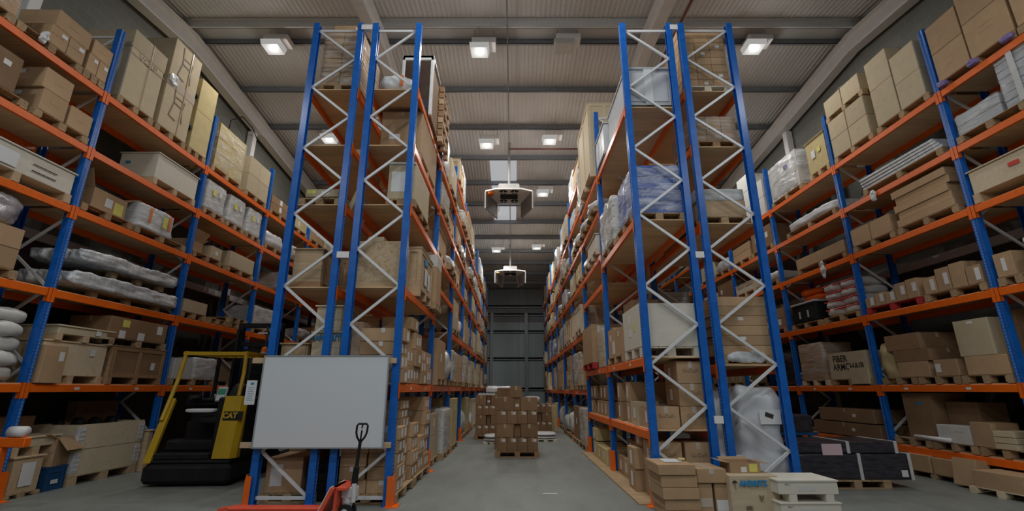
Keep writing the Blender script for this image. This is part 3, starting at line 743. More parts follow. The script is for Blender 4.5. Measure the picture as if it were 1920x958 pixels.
lumpy('plastic_sheet', -7.14, 8.42, a + 1.12, .03, .26, .24, 'crumpled white wrapping stuck on the tall chair carton', 'plastic sheet', 'white_plastic', 2.5, .03, 8)
pb(-8.1, FX, 9.2, 9.82, a, 'pallet under the two yellowish cartons on the top left shelf')
cb(-8.0, FX, 9.22, 9.8, a + PH, a + PH + .95, 'lower of two yellowish cartons on the top left shelf', mat='card_yellow', tape='y')
cb(-8.0, FX, 9.22, 9.8, a + PH + .95, a + PH + 1.75, 'upper of two yellowish cartons on the top left shelf', mat='card_yellow', tape='y')
for zz in (.5, 1.3):
    lumpy('end_fitting', -7.24, 9.16, a + zz, .16, .1, .16, 'black end fitting on the near side of the %s yellowish carton' % ('lower' if zz < 1 else 'upper'), 'fitting', 'black', 2.2, .01)
# third bay, top
pb(-8.1, FX, 10.05, 11.3, a, 'pallet under the film wrapped yellowish cartons below the looped cable')
wb(-8.05, FX, 10.1, 11.25, a + PH, a + PH + 1.15, 'film wrapped stack of yellowish cartons below the looped black cable', core='card_yellow', n=(2, 2, 3), fm='film', seed=9, amp=.03)
pb(-8.1, FX, 11.5, 12.58, a, 'pallet under pale cartons left of the third wall rack upright')
for k in range(2):
    for j in range(2): cb(-8.0, FX, 11.52 + j * .53, 12.04 + j * .53, a + PH + k * .5, a + PH + k * .5 + .5, '%s pale carton, %s from the third upright on the top left shelf' % (('lower', 'upper')[k], ('second', 'first')[j]), mat='card_pale', tape='y', tmat='card_yellow')
# fourth shelf, first bay
pb(-8.1, FX, 6.1, 7.02, b_, 'pallet under brown cartons on the fourth shelf beside the first blue upright')
cb(-7.75, FX, 6.14, 6.55, b_ + PH, b_ + PH + .36, 'lower brown carton of two, fourth shelf of the left wall rack', labs=[('f', -.1, .1, .12, .07)], tape='y', prt=[('r', '- - - - -', .05, 0, 0)])
cb(-7.75, FX, 6.1, 6.55, b_ + PH + .36, b_ + PH + .7, 'upper brown carton of two, fourth shelf of the left wall rack', labs=[('f', -.1, .1, .12, .07)], tape='y', prt=[('r', '- - - - -', .05, 0, 0)])
cb(-7.7, FX, 6.6, 7.0, b_ + PH, b_ + PH + .36, 'single brown carton between the two stacked ones and the first upright', prt=[('r', '- - - -', .05, 0, 0)])
pb(-8.1, FX, 4.9, 6.0, b_, 'pallet on the fourth shelf at the left picture edge')
cb(-7.8, FX, 5.2, 5.78, b_ + PH, b_ + PH + .55, 'reddish brown carton cut by the left picture edge, fourth shelf', mat='card_dark', labs=[('r', .1, .1, .1, .08)])
# fourth shelf, second + third bay
kb(-7.95, FX, 8.5, 9.75, b_, b_ + .68, 'cream closed case on its own pallet, fourth shelf left of second upright', mat='timber', panel='timber_cream', battens=0, fh=.14, labs=[('f', -.2, .12, .1, .05, 'ink_blue')])
for q, (y0, y1) in enumerate(((10.05, 10.85), (10.95, 11.72), (11.82, 12.55))):
    pb(-8.1, FX, y0, y1, b_, 'pallet under the %s of three white wrapped blocks' % ('nearest', 'middle', 'farthest')[q])
    wb(-8.0, FX - .03, y0 + .04, y1 - .04, b_ + PH, b_ + .85, '%s of three white film wrapped blocks on the fourth left shelf' % ('nearest', 'middle', 'farthest')[q], core='card_white', n=(1, 1, 2), fm='film_white', labs=[('r', -.1, .1, .12, .16, 'paper_yellow'), ('r', .12, .12, .1, .14)], seed=q * 3, skirt=.06)
# third shelf
kb(-7.95, FX, 5.3, 7.0, c_, c_ + .52, 'long cream timber case with printed lines, third shelf at the left picture edge', mat='timber', panel='timber_cream', battens=0, fh=.15, labs=[('r', -.2, .04, .3, .22, 'paper')], prt=[('r', '— — — — —', .06, .35, .1), ('r', '— — — — —', .06, .35, 0)])
pb(-8.05, FX, 7.2, 8.28, c_, 'dark pallet under the opened carton on the third left shelf', mat='timber_brown')
open_carton(-7.6, 7.85, c_ + PH, .6, .72, .4, 'opened brown carton with yellow sticker and raised flaps, third left shelf', flaps=((2, 20), (0, 60), (3, 40)), labs=[('r', -.02, .02, .15, .16), ('r', .2, -.02, .2, .22, 'paper_yellow')])
pb(-8.05, FX, 8.35, 9.75, c_, 'pallet under the foil wrapped load with orange tape')
w_ = wb(-7.95, FX - .03, 8.38, 9.3, c_ + PH, c_ + .62, 'foil wrapped white load with orange tape on the third left shelf', core='card_white', n=(1, 2, 1), fm='film_white', seed=21, skirt=.1)
for yy in (-.2, .33): plate_on(w_, 'r', (.82, .95, .5), .06, .3, yy, .05, 'orange_tape', 'tape')
plate_on(w_, 'r', (.82, .95, .5), .12, .24, .2, .03, 'paper_yellow')
pb(-8.05, FX, 10.0, 11.05, c_, 'dark pallet behind the second upright on the third left shelf', mat='timber_brown')
open_carton(-7.65, 10.3, c_ + PH, .6, .5, .3, 'small opened carton right of the second upright, third left shelf', flaps=((1, 30), (0, 50)))
cb(-7.9, FX, 10.6, 11.0, c_ + PH, c_ + .42, 'low pale carton beside the small opened one, third left shelf', mat='card_pale', labs=[('r', 0, 0, .1, .1)])
pb(-8.05, FX, 11.3, 12.5, c_, 'pallet with one wide carton before the third upright, third left shelf')
cb(-7.9, FX, 11.35, 12.45, c_ + PH, c_ + .52, 'wide tan carton on a pallet before the third upright, third left shelf', mat='card_pale', tape='y')
# second shelf
pb(-8.05, FX, 5.6, 6.55, d_, 'pallet with two cartons on the second shelf at the left picture edge')
for k in range(2): cb(-7.9, FX, 5.7, 6.48, d_ + PH + .3 * k, d_ + PH + .3 * k + .295, '%s brown carton of two, second shelf at the left picture edge' % ('lower', 'upper')[k], tape='y')
lumpy('foil_bundle', -7.55, 6.1, d_ + PH + .6, .7, .8, .5, 'crinkled silver foil bundle on two cartons at the left picture edge', 'bundle', 'silver', 3, .08, 5)
for k in range(2):
    z0 = d_ + k * .42
    pb(-8.0, FX - .1, 7.9 - .0, 9.5, z0, '%s pallet under long bubble wrapped bundles, second left shelf' % ('lower', 'upper')[k]) if k == 0 else pb(-8.0, FX - .1, 8.2, 9.5, z0 - .0, 'upper pallet under long bubble wrapped bundles, second left shelf')
    for q in range(3):
        lumpy('bubble_bundle', -7.85 + q * .29, 8.5 + .04 * q, z0 + PH, .30, 2.5 - .2 * k, .25 - .03 * k, '%s bubble wrapped bundle, %s, on the second left shelf' % (('lower long', 'upper long')[k], ('against the wall', 'in the middle', 'at the aisle edge')[q]), 'bundle', 'bubble', 7, .04, 7, n=26)
pb(-8.0, FX, 10.0, 10.85, d_, 'pallet with cartons right of the second upright, second left shelf')
cb(-7.9, FX, 10.03, 10.42, d_ + PH, d_ + .4, 'left one of two tan cartons right of the second upright, second left shelf', mat='card_pale')
cb(-7.9, FX, 10.43, 10.82, d_ + PH, d_ + .4, 'right one of two tan cartons right of the second upright, second left shelf', mat='card_pale')
pb(-8.0, FX, 10.95, 11.7, d_, 'empty pallet lying in the middle of the second left shelf')
for k in range(2): pb(-8.0, FX, 11.78, 12.55, d_ + k * PH, '%s of two stacked empty pallets, second left shelf' % ('lower', 'upper')[k])
# first shelf
for k, (hh, dx) in enumerate(((.24, 0), (.22, .03), (.22, -.02), (.22, .02), (.2, 0))):
    lumpy('sack', -7.6 + dx, 6.45, e_ + k * .2, .9, 1.15, .26, 'white filled sack, %s of five stacked beside the first upright' % ('lowest', 'second lowest', 'middle', 'second highest', 'topmost')[k], 'sack', 'sack', 3.2, .05, 3)
kb(-8.0, FX - .05, 7.25, 8.45, e_, e_ + .66, 'large plain plywood case on the first left shelf', mat='timber', panel='timber_pale', battens=0, fh=.12, labs=[('r', .3, .18, .1, .12)])
cb(-7.45, FX + .06, 7.2, 7.58, e_, e_ + .56, 'narrow brown carton standing before the large plywood case', labs=[('r', .1, .12, .08, .14)])
kb(-7.9, FX, 7.38, 8.45, e_ + .66, e_ + .9, 'flat plywood case lying on the large plywood case', mat='timber', panel='timber_pale', battens=0, fh=.1, labs=[('r', .2, .05, .1, .08)])
kb(-7.95, FX, 8.5, 9.8, e_, e_ + .68, 'brown framed timber case beside the large plywood case', mat='timber_brown', panel='card_dark', battens=2, fh=.12, labs=[('r', .35, .0, .1, .14)])
pb(-7.95, FX, 8.35, 9.75, e_ + .68, 'pallet on top of the brown framed timber case')
w_ = cb(-7.9, FX, 8.3, 9.7, e_ + .68 + PH, e_ + 1.18, 'long brown carton with yellow sticker above the framed timber case', mat='card_dark', tape='y', labs=[('r', -.35, .08, .16, .13, 'paper_yellow'), ('r', .05, -.12, .16, .14), ('r', -.4, -.12, .14, .14), ('r', .5, .05, .14, .16)])
pb(-8.0, FX, 10.05, 11.6, e_, 'pallet behind the reach truck guard, first left shelf')
wb(-7.95, FX, 10.75, 11.55, e_ + PH, e_ + .6, 'film wrapped pale load seen through the reach truck guard', core='card_white', n=(1, 2, 1), fm='film_white', seed=5)
cb(-7.95, FX, 10.1, 10.65, e_ + PH, e_ + .55, 'white carton seen through the left of the reach truck guard', mat='card_white')
# floor
o = empty('pallet_collar_box', (-7.6, 8.95, 0), .0); tag(o, 'pale pallet collar box with metal hinges on the floor by the left wall', 'crate')
for k in range(2):
    mb = MB(); z0 = .15 + k * .4
    mb.box(-.4, .4, -.7, -.675, z0, z0 + .39); mb.box(-.4, .4, .675, .7, z0, z0 + .39); mb.box(.375, .4, -.675, .675, z0, z0 + .39); mb.box(-.4, -.375, -.675, .675, z0, z0 + .39)
    co = obj('collar', mb, 'timber_pale', o)
    for sy in (-1, 1):
        mb = MB(); mb.box(.4, .406, sy * .64 - .05, sy * .64 + .05, z0 + .04, z0 + .35); mb.box(.33, .41, sy * .702 - .004, sy * .702 + .004, z0 + .04, z0 + .35)
        for q in range(4): mb.box(.406, .412, sy * .64 - .06, sy * .64 + .06, z0 + .07 + q * .07, z0 + .1 + q * .07)
        obj('hinge', mb, 'galv', co)
mb = MB(); mb.box(-.4, .4, -.7, .7, .13, .15); obj('base_board', mb, 'timber', o)
for q in (-1, 0, 1):
    mb = MB(); mb.box(-.4, .4, q * .62 - .08, q * .62 + .08, 0, .13); obj('skid', mb, 'timber', o)
for q in range(7): lumpy('machine_part', -7.75 + (q % 2) * .2, 8.45 + q * .17, .80 + (q % 3) * .02, .15, .14, .2, 'dark loose part in the pallet collar box, %s from the near end' % ORD[q], 'part', 'black', 2.6, .03, 8)
cb(-8.1, -7.9, 8.9, 9.8, .0, 1.3, 'tall brown board carton standing behind the pallet collar box', mat='card_dark', labs=[('r', .3, .1, .08, .1)])
kb(-7.75, -7.1, 9.7, 9.83, 0, .75, 'narrow board case between pallet collar box and second upright', mat='timber', panel='timber', battens=0, feet=False)
kb(-7.75, FX, 7.25, 7.72, .06, .56, 'brown plywood case with paper sheet on the floor beside the first upright', mat='timber_brown', panel='timber', battens=0, feet=False, labs=[('r', .0, 0, .2, .32)])
pb(-7.8, FX, 7.2, 7.76, 0, 'low pallet under the brown plywood case beside the first upright', h=.06)
kb(-7.8, FX - .05, 7.22, 7.95, .56, .83, 'pale case with skids lying on the brown plywood case', mat='timber', panel='timber_pale', battens=0, fh=.12)
open_carton(-7.5, 8.02, .35, .55, .45, .42, 'brown carton tipped open beside the pallet collar box', rz=.25, flaps=((1, 140), (2, 70), (0, 60)))
kb(-7.75, -7.2, 7.82, 8.18, 0, .345, 'blue painted wooden case on the floor below the opened carton', mat='blue_plain', panel='blue_plain', battens=1, feet=False, lid=True, labs=[('r', 0, -.05, .12, .06)])
cb(-8.1, -7.75, 7.2, 8.0, .84, 1.1, 'brown carton behind the tipped open carton', mat='card_dark')
# orange end guard + roll at the lower left edge
o = empty('rack_end_guard', (-6.42, 6.55, 0)); tag(o, 'orange barrier post cut by the lower left picture edge', 'barrier')
mb = MB(); mb.box(-.5, .06, -.05, .05, .78, .9, 0, .01); obj('rail', mb, 'orange', o)
mb = MB(); mb.box(-.32, -.22, -.05, .05, 0, .78, 0, .01); obj('post', mb, 'orange', o)
mb = MB(); mb.tube([(-6.62, 6.55, .97), (-6.42, 6.55, .97)], .07, 14); tag(obj('tape_roll', mb, 'paper', smooth=True), 'white roll lying on the orange barrier at the lower left edge', 'roll')
# ------------------------------------------------------------------ right wall rack: goods
GX = 7.46
r_ = lambda u, v, w, h, m='paper': ('l', u, v, w, h, m)
pb(GX, 8.35, 5.75, 7.02, a, 'pallet with purple feet under the big cartons, top right corner', mat='timber_brown')
for q in range(3): lumpy('corner_guard', GX - .03, 5.85 + q * .55, a + .005, .1, .16, .12, 'purple wrapped pallet foot, %s from the right picture edge' % ORD[q], 'corner guard', 'purple', 3, .02, 8)
for k in range(2):
    cb(GX, 8.2, 6.45, 7.02, a + PH + k * .56, a + PH + k * .56 + .555, '%s big carton right of the first right upright, top shelf' % ('lower', 'upper')[k], tape='y', prt=[('l', '- - - - -', .06, 0, .06), ('l', '- - - - -', .06, 0, -.06)])
    cb(GX, 8.2, 5.75, 6.42, a + PH + k * .66, a + PH + k * .66 + .655, '%s big carton at the upper right picture edge, top shelf' % ('lower', 'upper')[k], tape='y', prt=[('l', '- - - - - -', .06, 0, .1), ('l', '- - - - - -', .06, 0, 0)])
cb(GX, 8.2, 5.05, 5.7, a + PH, a + PH + .9, 'carton cut by the upper right picture corner', tape='y')
pb(GX, 8.35, 5.0, 5.72, a, 'pallet cut by the upper right picture edge')
pb(GX, 8.35, 7.25, 8.5, a, 'pallet under three tall cartons left of the first right upright')
for j, (y0, y1, hs) in enumerate(((7.3, 7.85, (.55, .6)), (7.88, 8.45, (.82, .65)))):
    z0 = a + PH
    for k, hh in enumerate(hs):
        cb(GX, 8.1, y0, y1, z0, z0 + hh, '%s tall carton, %s column left of the first right upright, top shelf' % (('lower', 'upper')[k], ('first', 'second')[j]), mat='card_pale', tape='y', prt=[('l', '- - - -', .06, 0, .05)]); z0 += hh
pb(GX, 8.35, 8.62, 9.82, a, 'pallet under the six carton block on the top right shelf')
for k in range(2):
    for j in range(2): cb(GX, 8.15, 8.66 + j * .58, 9.22 + j * .58, a + PH + k * .46, a + PH + k * .46 + .455, '%s carton, %s one under the upper pallet on the top right shelf' % (('bottom', 'middle')[k], ('right', 'left')[j]), mat='card_pale', tape='y', prt=[('l', '- - - -', .06, 0, .05)])
pb(GX, 8.3, 8.62, 9.82, a + PH + .92, 'upper pallet sandwiched between cartons on the top right shelf')
for j in range(2): cb(GX + .02, 8.1, 8.68 + j * .58, 9.24 + j * .58, a + 2 * PH + .92, a + 2 * PH + 1.36, '%s carton on the upper pallet of the top right shelf' % ('right', 'left')[j], mat='card_pale', tape='y')
lumpy('plastic_sheet', 7.9, 9.2, a + 2 * PH + 1.36, .7, .9, .12, 'crumpled dark sheet on the highest cartons of the top right shelf', 'sheet', 'dark_thing', 2.5, .06, 5)
kb(GX, 8.1, 10.0, 10.75, a + .0, a + 1.0, 'pale timber case with paper notes left of the second right upright', mat='timber', panel='card_yellow', battens=0, fh=.14, labs=[('l', -.1, .1, .14, .2), ('l', .12, .14, .12, .12, 'paper_yellow')])
pb(GX, 8.35, 11.1, 12.55, a, 'pallet under the film wrapped white block on the top right shelf')
wb(GX, 8.3, 11.15, 12.5, a + PH, a + 1.15, 'film wrapped white block on the top right shelf beside the timber case', core='card_white', n=(1, 2, 2), fm='film_white', seed=31, amp=.04, labs=[('l', .2, .2, .16, .12, 'purple')])
for j in range(3):
    for k in range(2 if j != 1 else 3): cb(GX, 8.2, 12.9 + j * .75, 13.6 + j * .75, a + k * .55, a + k * .55 + .545, '%s white carton in column %s behind the third right upright, top shelf' % (('bottom', 'second', 'third')[k], ('one', 'two', 'three')[j]), mat='card_white', tape='y', tmat='card_yellow')
# fourth shelf
pb(GX, 8.35, 5.9, 7.02, b_, 'pallet under the grey wrapped bundles at the right picture edge, fourth shelf')
wrapped(7.86, 6.62, b_ + PH, .74, .74, .36, 'low grey film wrapped bundle right of the first right upright, fourth shelf', core='grey_plastic', n=(3, 1, 2), fm='film', seed=51, amp=.04)
o = wrapped(7.86, 5.72, b_ + PH, .74, .95, .88, 'tall grey film wrapped bundle with straps at the right picture edge, fourth shelf', core='grey_plastic', n=(1, 2, 7), fm='film', seed=52, amp=.05)
for q in (-.2, .2):
    mb = MB(); mb.box(-.41, -.40, q - .04, q + .04, 0, .9); mb.box(-.41, .41, q - .04, q + .04, .9, .905); obj('strap', mb, 'strap', o)
pb(GX, 8.3, 7.3, 9.2, b_, 'long pallet under white sheets on the fourth right shelf')
for k in range(4):
    mb = MB(); mb.box(-.4, .4, -.95 + k * .02, .95 - .03 * k, 0, .055, 0, .01); tag(obj('foam_sheet', mb, 'film_white' if 0 else 'bubble', None, (7.87 - .01 * k, 8.25 + .03 * k, b_ + PH + k * .062), .01 * k), 'long white wrapped panel, %s of four on the fourth right shelf' % ('lowest', 'second lowest', 'second highest', 'topmost')[k], 'panel')
pb(GX, 8.3, 10.1, 12.1, b_, 'long pallet under a flat white wrapped load, fourth right shelf')
lumpy('wrapped_bundle', 7.87, 11.1, b_ + PH, .8, 2.0, .26, 'long flat white wrapped load before the third right upright, fourth shelf', 'bundle', 'white_plastic', 5, .04, 4, n=14)
# third shelf
kb(GX, 8.25, 5.3, 7.02, c_, c_ + .56, 'pale timber case with red tag right of the first right upright', mat='timber', panel='timber_pale', battens=0, fh=.16, labs=[('l', -.15, .1, .16, .06, 'ink_red')])
pb(GX, 8.35, 7.3, 8.58, c_, 'pallet under flat brown cartons on the third right shelf')
for k in range(5): cb(GX - .0 + .02 * (k % 2), 8.25, 7.34 + .03 * (k % 3), 8.55 - .05 * (k % 2), c_ + PH + k * .145, c_ + PH + k * .145 + .143, 'flat brown carton, %s of five on the third right shelf' % ('lowest', 'second lowest', 'middle', 'second highest', 'topmost')[k], mat='card', tape='y')
pb(GX, 8.35, 8.66, 9.82, c_, 'pallet under two tan cartons right of the second right upright')
for j in range(2): cb(GX, 8.1, 8.7 + j * .56, 9.24 + j * .56, c_ + PH, c_ + .5, '%s of two tan cartons right of the second right upright, third shelf' % ('right', 'left')[j], mat='card', tape='y')
pb(GX, 8.35, 10.05, 11.9, c_, 'pallet under the long brown carton left of the second right upright', mat='timber_brown')
cb(GX, 8.1, 10.05, 11.9, c_ + PH, c_ + .4, 'long brown carton left of the second right upright, third shelf', tape='x', labs=[('f', 0, 0, .2, .06)])
lumpy('plastic_sheet', GX - .04, 10.85, c_ - .32, .06, .16, .42, 'white plastic strip hanging over the third right beam', 'plastic sheet', 'white_plastic', 2.4, .04, 7)
lumpy('plastic_sheet', GX - .04, 8.9, b_ - .22, .06, .14, .26, 'white plastic tuft hanging over the fourth right beam', 'plastic sheet', 'white_plastic', 2.4, .04, 7)
# second shelf
pb(GX, 8.35, 8.42, 9.8, d_, 'red pallet on the second right shelf', mat='pallet_red')
for j, hh in enumerate((.36, .34, .22, .26, .2)): cb(GX, 7.85, 8.45 + j * .27, 8.7 + j * .27, d_ + PH, d_ + PH + hh, 'small tan carton, %s from the right on the red pallet' % ORD[j], labs=[('l', .06, .02, .09, .16, 'paper')], tape='y', name='small_carton')
pb(GX, 8.35, 7.2, 8.36, d_, 'pallet with small tan cartons left of the first right upright, second shelf')
for j, hh in enumerate((.3, .42, .4, .3)): cb(GX, 7.9, 7.22 + j * .28, 7.48 + j * .28, d_ + PH, d_ + PH + hh, 'small tan carton, %s from the first right upright, on the second shelf pallet' % ORD[j], labs=[('l', .06, .0, .08, .2, 'paper')] if j != 1 else (), tape='y', name='small_carton')
pb(GX, 8.35, 6.4, 7.02, d_, 'pallet right of the first right upright, second shelf')
cb(GX, 7.9, 6.72, 7.0, d_ + PH, d_ + .5, 'small carton right of the first right upright, second shelf', labs=[('l', 0, 0, .06, .2, 'paper')])
for k in range(3): lumpy('sack', 7.8, 6.1, d_ + .02 + k * .2, .85, .95, .26, 'white sack, %s of three at the right picture edge, second shelf' % ('lowest', 'middle', 'topmost')[k], 'sack', 'sack', 3, .06, 4)
pb(GX, 8.35, 10.0, 11.2, d_, 'pallet under the white red striped sacks')
for k in range(4):
    for j in range(2):
        o = lumpy('bag', 7.9, 10.3 + j * .58, d_ + PH + k * .19, .8, .6, .21, 'white bag with red stripe, %s layer, %s column, second right shelf' % (('bottom', 'second', 'third', 'top')[k], ('right', 'left')[j]), 'bag', 'sack', 4, .025, 4)
        mb = MB(); mb.box(-.405, .405, -.27, .27, .15, .175, 0, .01); obj('stripe', mb, 'ink_red', o)
pb(GX, 8.35, 11.35, 12.55, d_, 'pallet under the black tote, second right shelf')
o = empty('tote_box', (7.85, 11.95, d_ + PH)); tag(o, 'black plastic tote left of the striped sacks', 'tote')
mb = MB(); mb.box(-.38, .38, -.5, .5, 0, .5, 0, .03); obj('body', mb, 'black', o)
mb = MB(); mb.box(-.4, .4, -.52, .52, .47, .52, 0, .01); obj('rim', mb, 'grey_plastic', o)
for q in (-.2, .15):
    mb = MB(); mb.box(-.4, -.38, q, q + .04, .12, .3); obj('clip', mb, 'grey_plastic', o)
for k in range(2): lumpy('orange_bundle', 8.0, 12.0 + k * .1, d_ + .66 + k * .2, .5, .9, .2, '%s orange bundle above the black tote' % ('lower', 'upper')[k], 'bundle', 'orange', 3, .03, 4)
# first shelf
for j in range(3): pb(GX, 8.35, 7.2 + j * .87, 8.03 + j * .87, e_, 'pallet, %s left of the first right upright on the first shelf' % ORD[j])
for j, (y0, y1, z0, z1, m_) in enumerate(((7.2, 7.9, 0, .3, 'card'), (7.35, 7.95, .3, .88, 'card_pale'), (8.05, 8.5, 0, .28, 'card'), (8.62, 9.3, 0, .28, 'card'), (8.55, 9.35, .28, .5, 'card_dark'), (8.7, 9.5, .5, .8, 'card_dark'), (7.2, 7.45, .3, .98, 'card_dark'))):
    cb(GX + (.0 if j < 6 else .3), 8.2, y0, y1, e_ + PH + z0, e_ + PH + z1, ('wide low carton right end of the first right shelf', 'upright square carton standing on the wide low carton', 'low carton with paper, middle of the first right shelf', 'low carton under two others, first right shelf', 'flat carton in the middle of a three carton pile, first right shelf', 'dark carton on top of a three carton pile, first right shelf', 'dark tall carton behind the square one, first right shelf')[j], mat=m_, tape='y', labs=[('l', -.15, 0, .1, .14)] if j in (2,) else ([('l', 0, .24, .1, .04)] if j == 1 else ()))
lumpy('bundle', 7.8, 9.62, e_ + .02, .6, .38, .8, 'yellow and brown wrapped bundle right of the second right upright', 'bundle', 'card_yellow', 4, .05, 4)
pb(GX, 8.35, 10.05, 11.35, e_, 'pallet under the carton with large black lettering')
cb(GX, 8.15, 10.08, 11.32, e_ + PH, e_ + .72, 'carton with large black FIBER ARMCHAIR lettering, first right shelf', mat='card_pale', tape='y', prt=[('l', 'FIBER', .2, -.22, .15, 'ink'), ('l', 'ARMCHAIR', .2, .02, -.03, 'ink')])
cb(GX - .02, 7.8, 10.1, 10.65, e_ + .02, e_ + .36, 'small tan carton before the lettered carton', mat='card_pale')
pb(GX, 8.3, 11.45, 12.5, e_, 'pale pallet under the brown film wrapped pile', mat='timber_pale')
wb(GX, 8.2, 11.5, 12.45, e_ + PH, e_ + 1.02, 'brown film wrapped carton pile left of the lettered carton', n=(1, 1, 4), fm='film', seed=41)
lumpy('wrapped_bundle', 7.85, 13.4, e_ + .02, .8, 1.2, .95, 'black film wrapped load behind the third right upright', 'bundle', 'black_film', 4, .05, 4)
# low shelf
zg = .5
for j in range(3): pb(GX, 8.35, 7.2 + j * .87, 8.03 + j * .87, zg, 'pallet, %s left of the first right upright on the lowest shelf' % ORD[j])
cb(GX, 8.0, 8.15, 8.75, zg + PH, zg + .42, 'white carton on the lowest right shelf', mat='card_white', prt=[('l', '— —', .06, .1, .05)], rz=.03)
mb = MB(); mb.tube([(7.44, 8.5, zg + .17), (7.5, 9.3, zg + .17)], .035, 12); tag(obj('tube', mb, 'paper', smooth=True), 'white cardboard tube before the brown cartons, lowest right shelf', 'tube')
cb(GX + .1, 8.2, 8.85, 9.5, zg + PH, zg + .95, 'large dark brown carton behind the white tube, lowest right shelf', mat='card_dark', labs=[('l', .05, .22, .14, .05, 'ink_blue')])
cb(GX + .3, 8.25, 8.2, 8.8, zg + PH, zg + .8, 'dark carton behind the white carton, lowest right shelf', mat='card_dark')
cb(GX, 7.9, 7.75, 8.1, zg + PH, zg + .5, 'tan carton right of the white carton, lowest right shelf')
for k in range(3): cb(GX - .02, 7.9, 7.4 + .02 * k, 7.74, zg + PH + k * .09, zg + PH + k * .09 + .085, 'flat pale board box, %s of three on the lowest right shelf' % ('lowest', 'middle', 'topmost')[k], mat='card_pale', rz=.05 * k)
mb = MB(); mb.tube([(7.75, 7.1 + .1, zg + PH), (7.75, 7.2, zg + .6)], [.15, .19], 16); tag(obj('bin', mb, 'black', smooth=True), 'black round bin beside the first right upright, lowest shelf', 'bin')
for k in range(2): cb(GX, 8.1, 10.1 + .1 * k, 12.3 - .3 * k, zg + .02 + k * .3, zg + .3 + k * .3, '%s long brown carton behind the black wrapped slabs, lowest right shelf' % ('lower', 'upper')[k], mat='card_dark', tape='x', labs=[('l', .3, 0, .1, .06)])
# right floor
pb(7.36, 8.3, 8.36, 9.5, 0, 'floor pallet with two brown cartons under the right wall rack', h=.09)
cb(7.34, 8.1, 8.95, 9.48, .09, .37, 'plain brown carton, left of two on the floor pallet under the right wall rack', rz=.03, tape='y')
cb(7.36, 8.1, 8.38, 8.9, .09, .36, 'carton with printed side next to the plain one on the floor pallet', rz=-.02, prt=[('l', '- - -', .05, 0, .03)])
o = cb(7.18, 7.42, 7.95, 8.34, 0.015, .43, 'tan carton leaning against goods at the lower right', rz=.06); o.rotation_euler = (0, .16, .06)
pb(7.0, 7.98, 7.0, 7.88, 0, 'pale floor pallet at the lower right picture edge', mat='timber_pale', rz=.1, h=.1)
cb(7.02, 7.55, 7.1, 7.8, .1, .33, 'long tan carton on the pale floor pallet, lower right edge', rz=.1)
cb(7.75, 8.3, 7.25, 7.9, .1, .46, 'dark brown carton behind the long tan one at the lower right', mat='card_dark')
# black wrapped slabs standing in the right side aisle
pb(4.9, 5.95, 8.05, 8.95, 0, 'pallet under the black film wrapped slabs in the right side aisle')
for k, (x0, x1, z0, z1) in enumerate(((4.5, 6.36, PH, .52), (4.45, 6.22, .522, .7))):
    mb = MB(); mb.lump(x1 - x0, .85, z1 - z0, 18, .008, 3, k, 12); o = obj('wrapped_slab', mb, 'black_film', None, ((x0 + x1) / 2, 8.5, z0)); tag(o, '%s black film wrapped slab with white straps in the right side aisle' % ('thick lower', 'thin upper')[k], 'wrapped load')
    hh = z1 - z0
    for xx in ((.1, .9) if k == 0 else (.05, .82)):
        mb = MB(); mb.box(xx - .03, xx + .02, -.432, -.424, .0, hh); mb.box(xx - .03, xx + .02, -.43, .43, hh - .004, hh + .004); obj('strap', mb, 'strap', o)
    if k: plate_on(o, 'f', (x1 - x0, .86, hh), .32, .17, -.22, -.03, 'paper_pink', 'pink_sheet')
    else: plate_on(o, 'f', (x1 - x0, .86, hh), .1, .1, .78, -.1, 'paper')
o = empty('trestle', (5.2, 10.4, 0)); tag(o, 'blue steel trestle behind the black slabs in the right side aisle', 'trestle')
mb = MB(); mb.box(-.95, .95, -.35, -.3, .62, .68); mb.box(-.95, .95, .3, .35, .62, .68); obj('top_rail', mb, 'blue_plain', o)
for q in (-.8, .8):
    for r2 in (-.32, .32):
        mb = MB(); mb.box(q - .03, q + .03, r2 - .03, r2 + .03, 0, .62); obj('leg', mb, 'blue_plain', o)
    mb = MB(); mb.box(q - .02, q + .02, -.3, .3, .3, .34); obj('cross_bar', mb, 'blue_plain', o)
mb = MB(); mb.lump(1.8, .75, .33, 18, .008, 3, 5, 12); o = obj('wrapped_slab', mb, 'black_film', None, (5.2, 10.4, .685)); tag(o, 'black wrapped slab lying on the blue trestle', 'wrapped load')
cb(4.6, 5.6, 10.15, 10.6, .0, .28, 'brown carton on the floor below the blue trestle')
# ------------------------------------------------------------------ left centre racks, front bay
AX = -1.63
# rack facing the left side aisle
pb(-3.46, -2.72, 7.05, 8.2, a, 'pallet under the film wrapped carton tower, top of the leftmost tall blue frame')
wb(-3.44, -2.74, 7.08, 8.18, a + PH, a + PH + 1.15, 'film wrapped tower of brown cartons on top of the leftmost tall blue frame', n=(2, 2, 12), seed=2, fm='film')
cb(-3.3, -2.9, 7.1, 7.5, a + PH + 1.17, a + PH + 1.3, 'small carton on the film wrapped tower, top of the leftmost tall blue frame')
cb(-3.02, -2.72, 7.7, 8.7, b_, b_ + .3, 'pale carton on the fourth shelf of the leftmost tall blue frame', mat='card_pale')
pb(-3.52, -2.8, 7.05, 8.0, c_, 'pallet with a flat carton, third shelf of the leftmost tall blue frame')
cb(-3.45, -2.9, 7.15, 7.9, c_ + PH + .06, c_ + PH + .2, 'flat cream carton with yellow and white stickers, third shelf of leftmost blue frame', mat='card_pale', labs=[('f', -.18, .02, .14, .06, 'paper_yellow'), ('f', .05, 0, .12, .06)])
cb(-3.43, -2.92, 7.2, 7.9, c_ + PH, c_ + PH + .058, 'thin dark board under the flat cream carton', mat='card_dark')
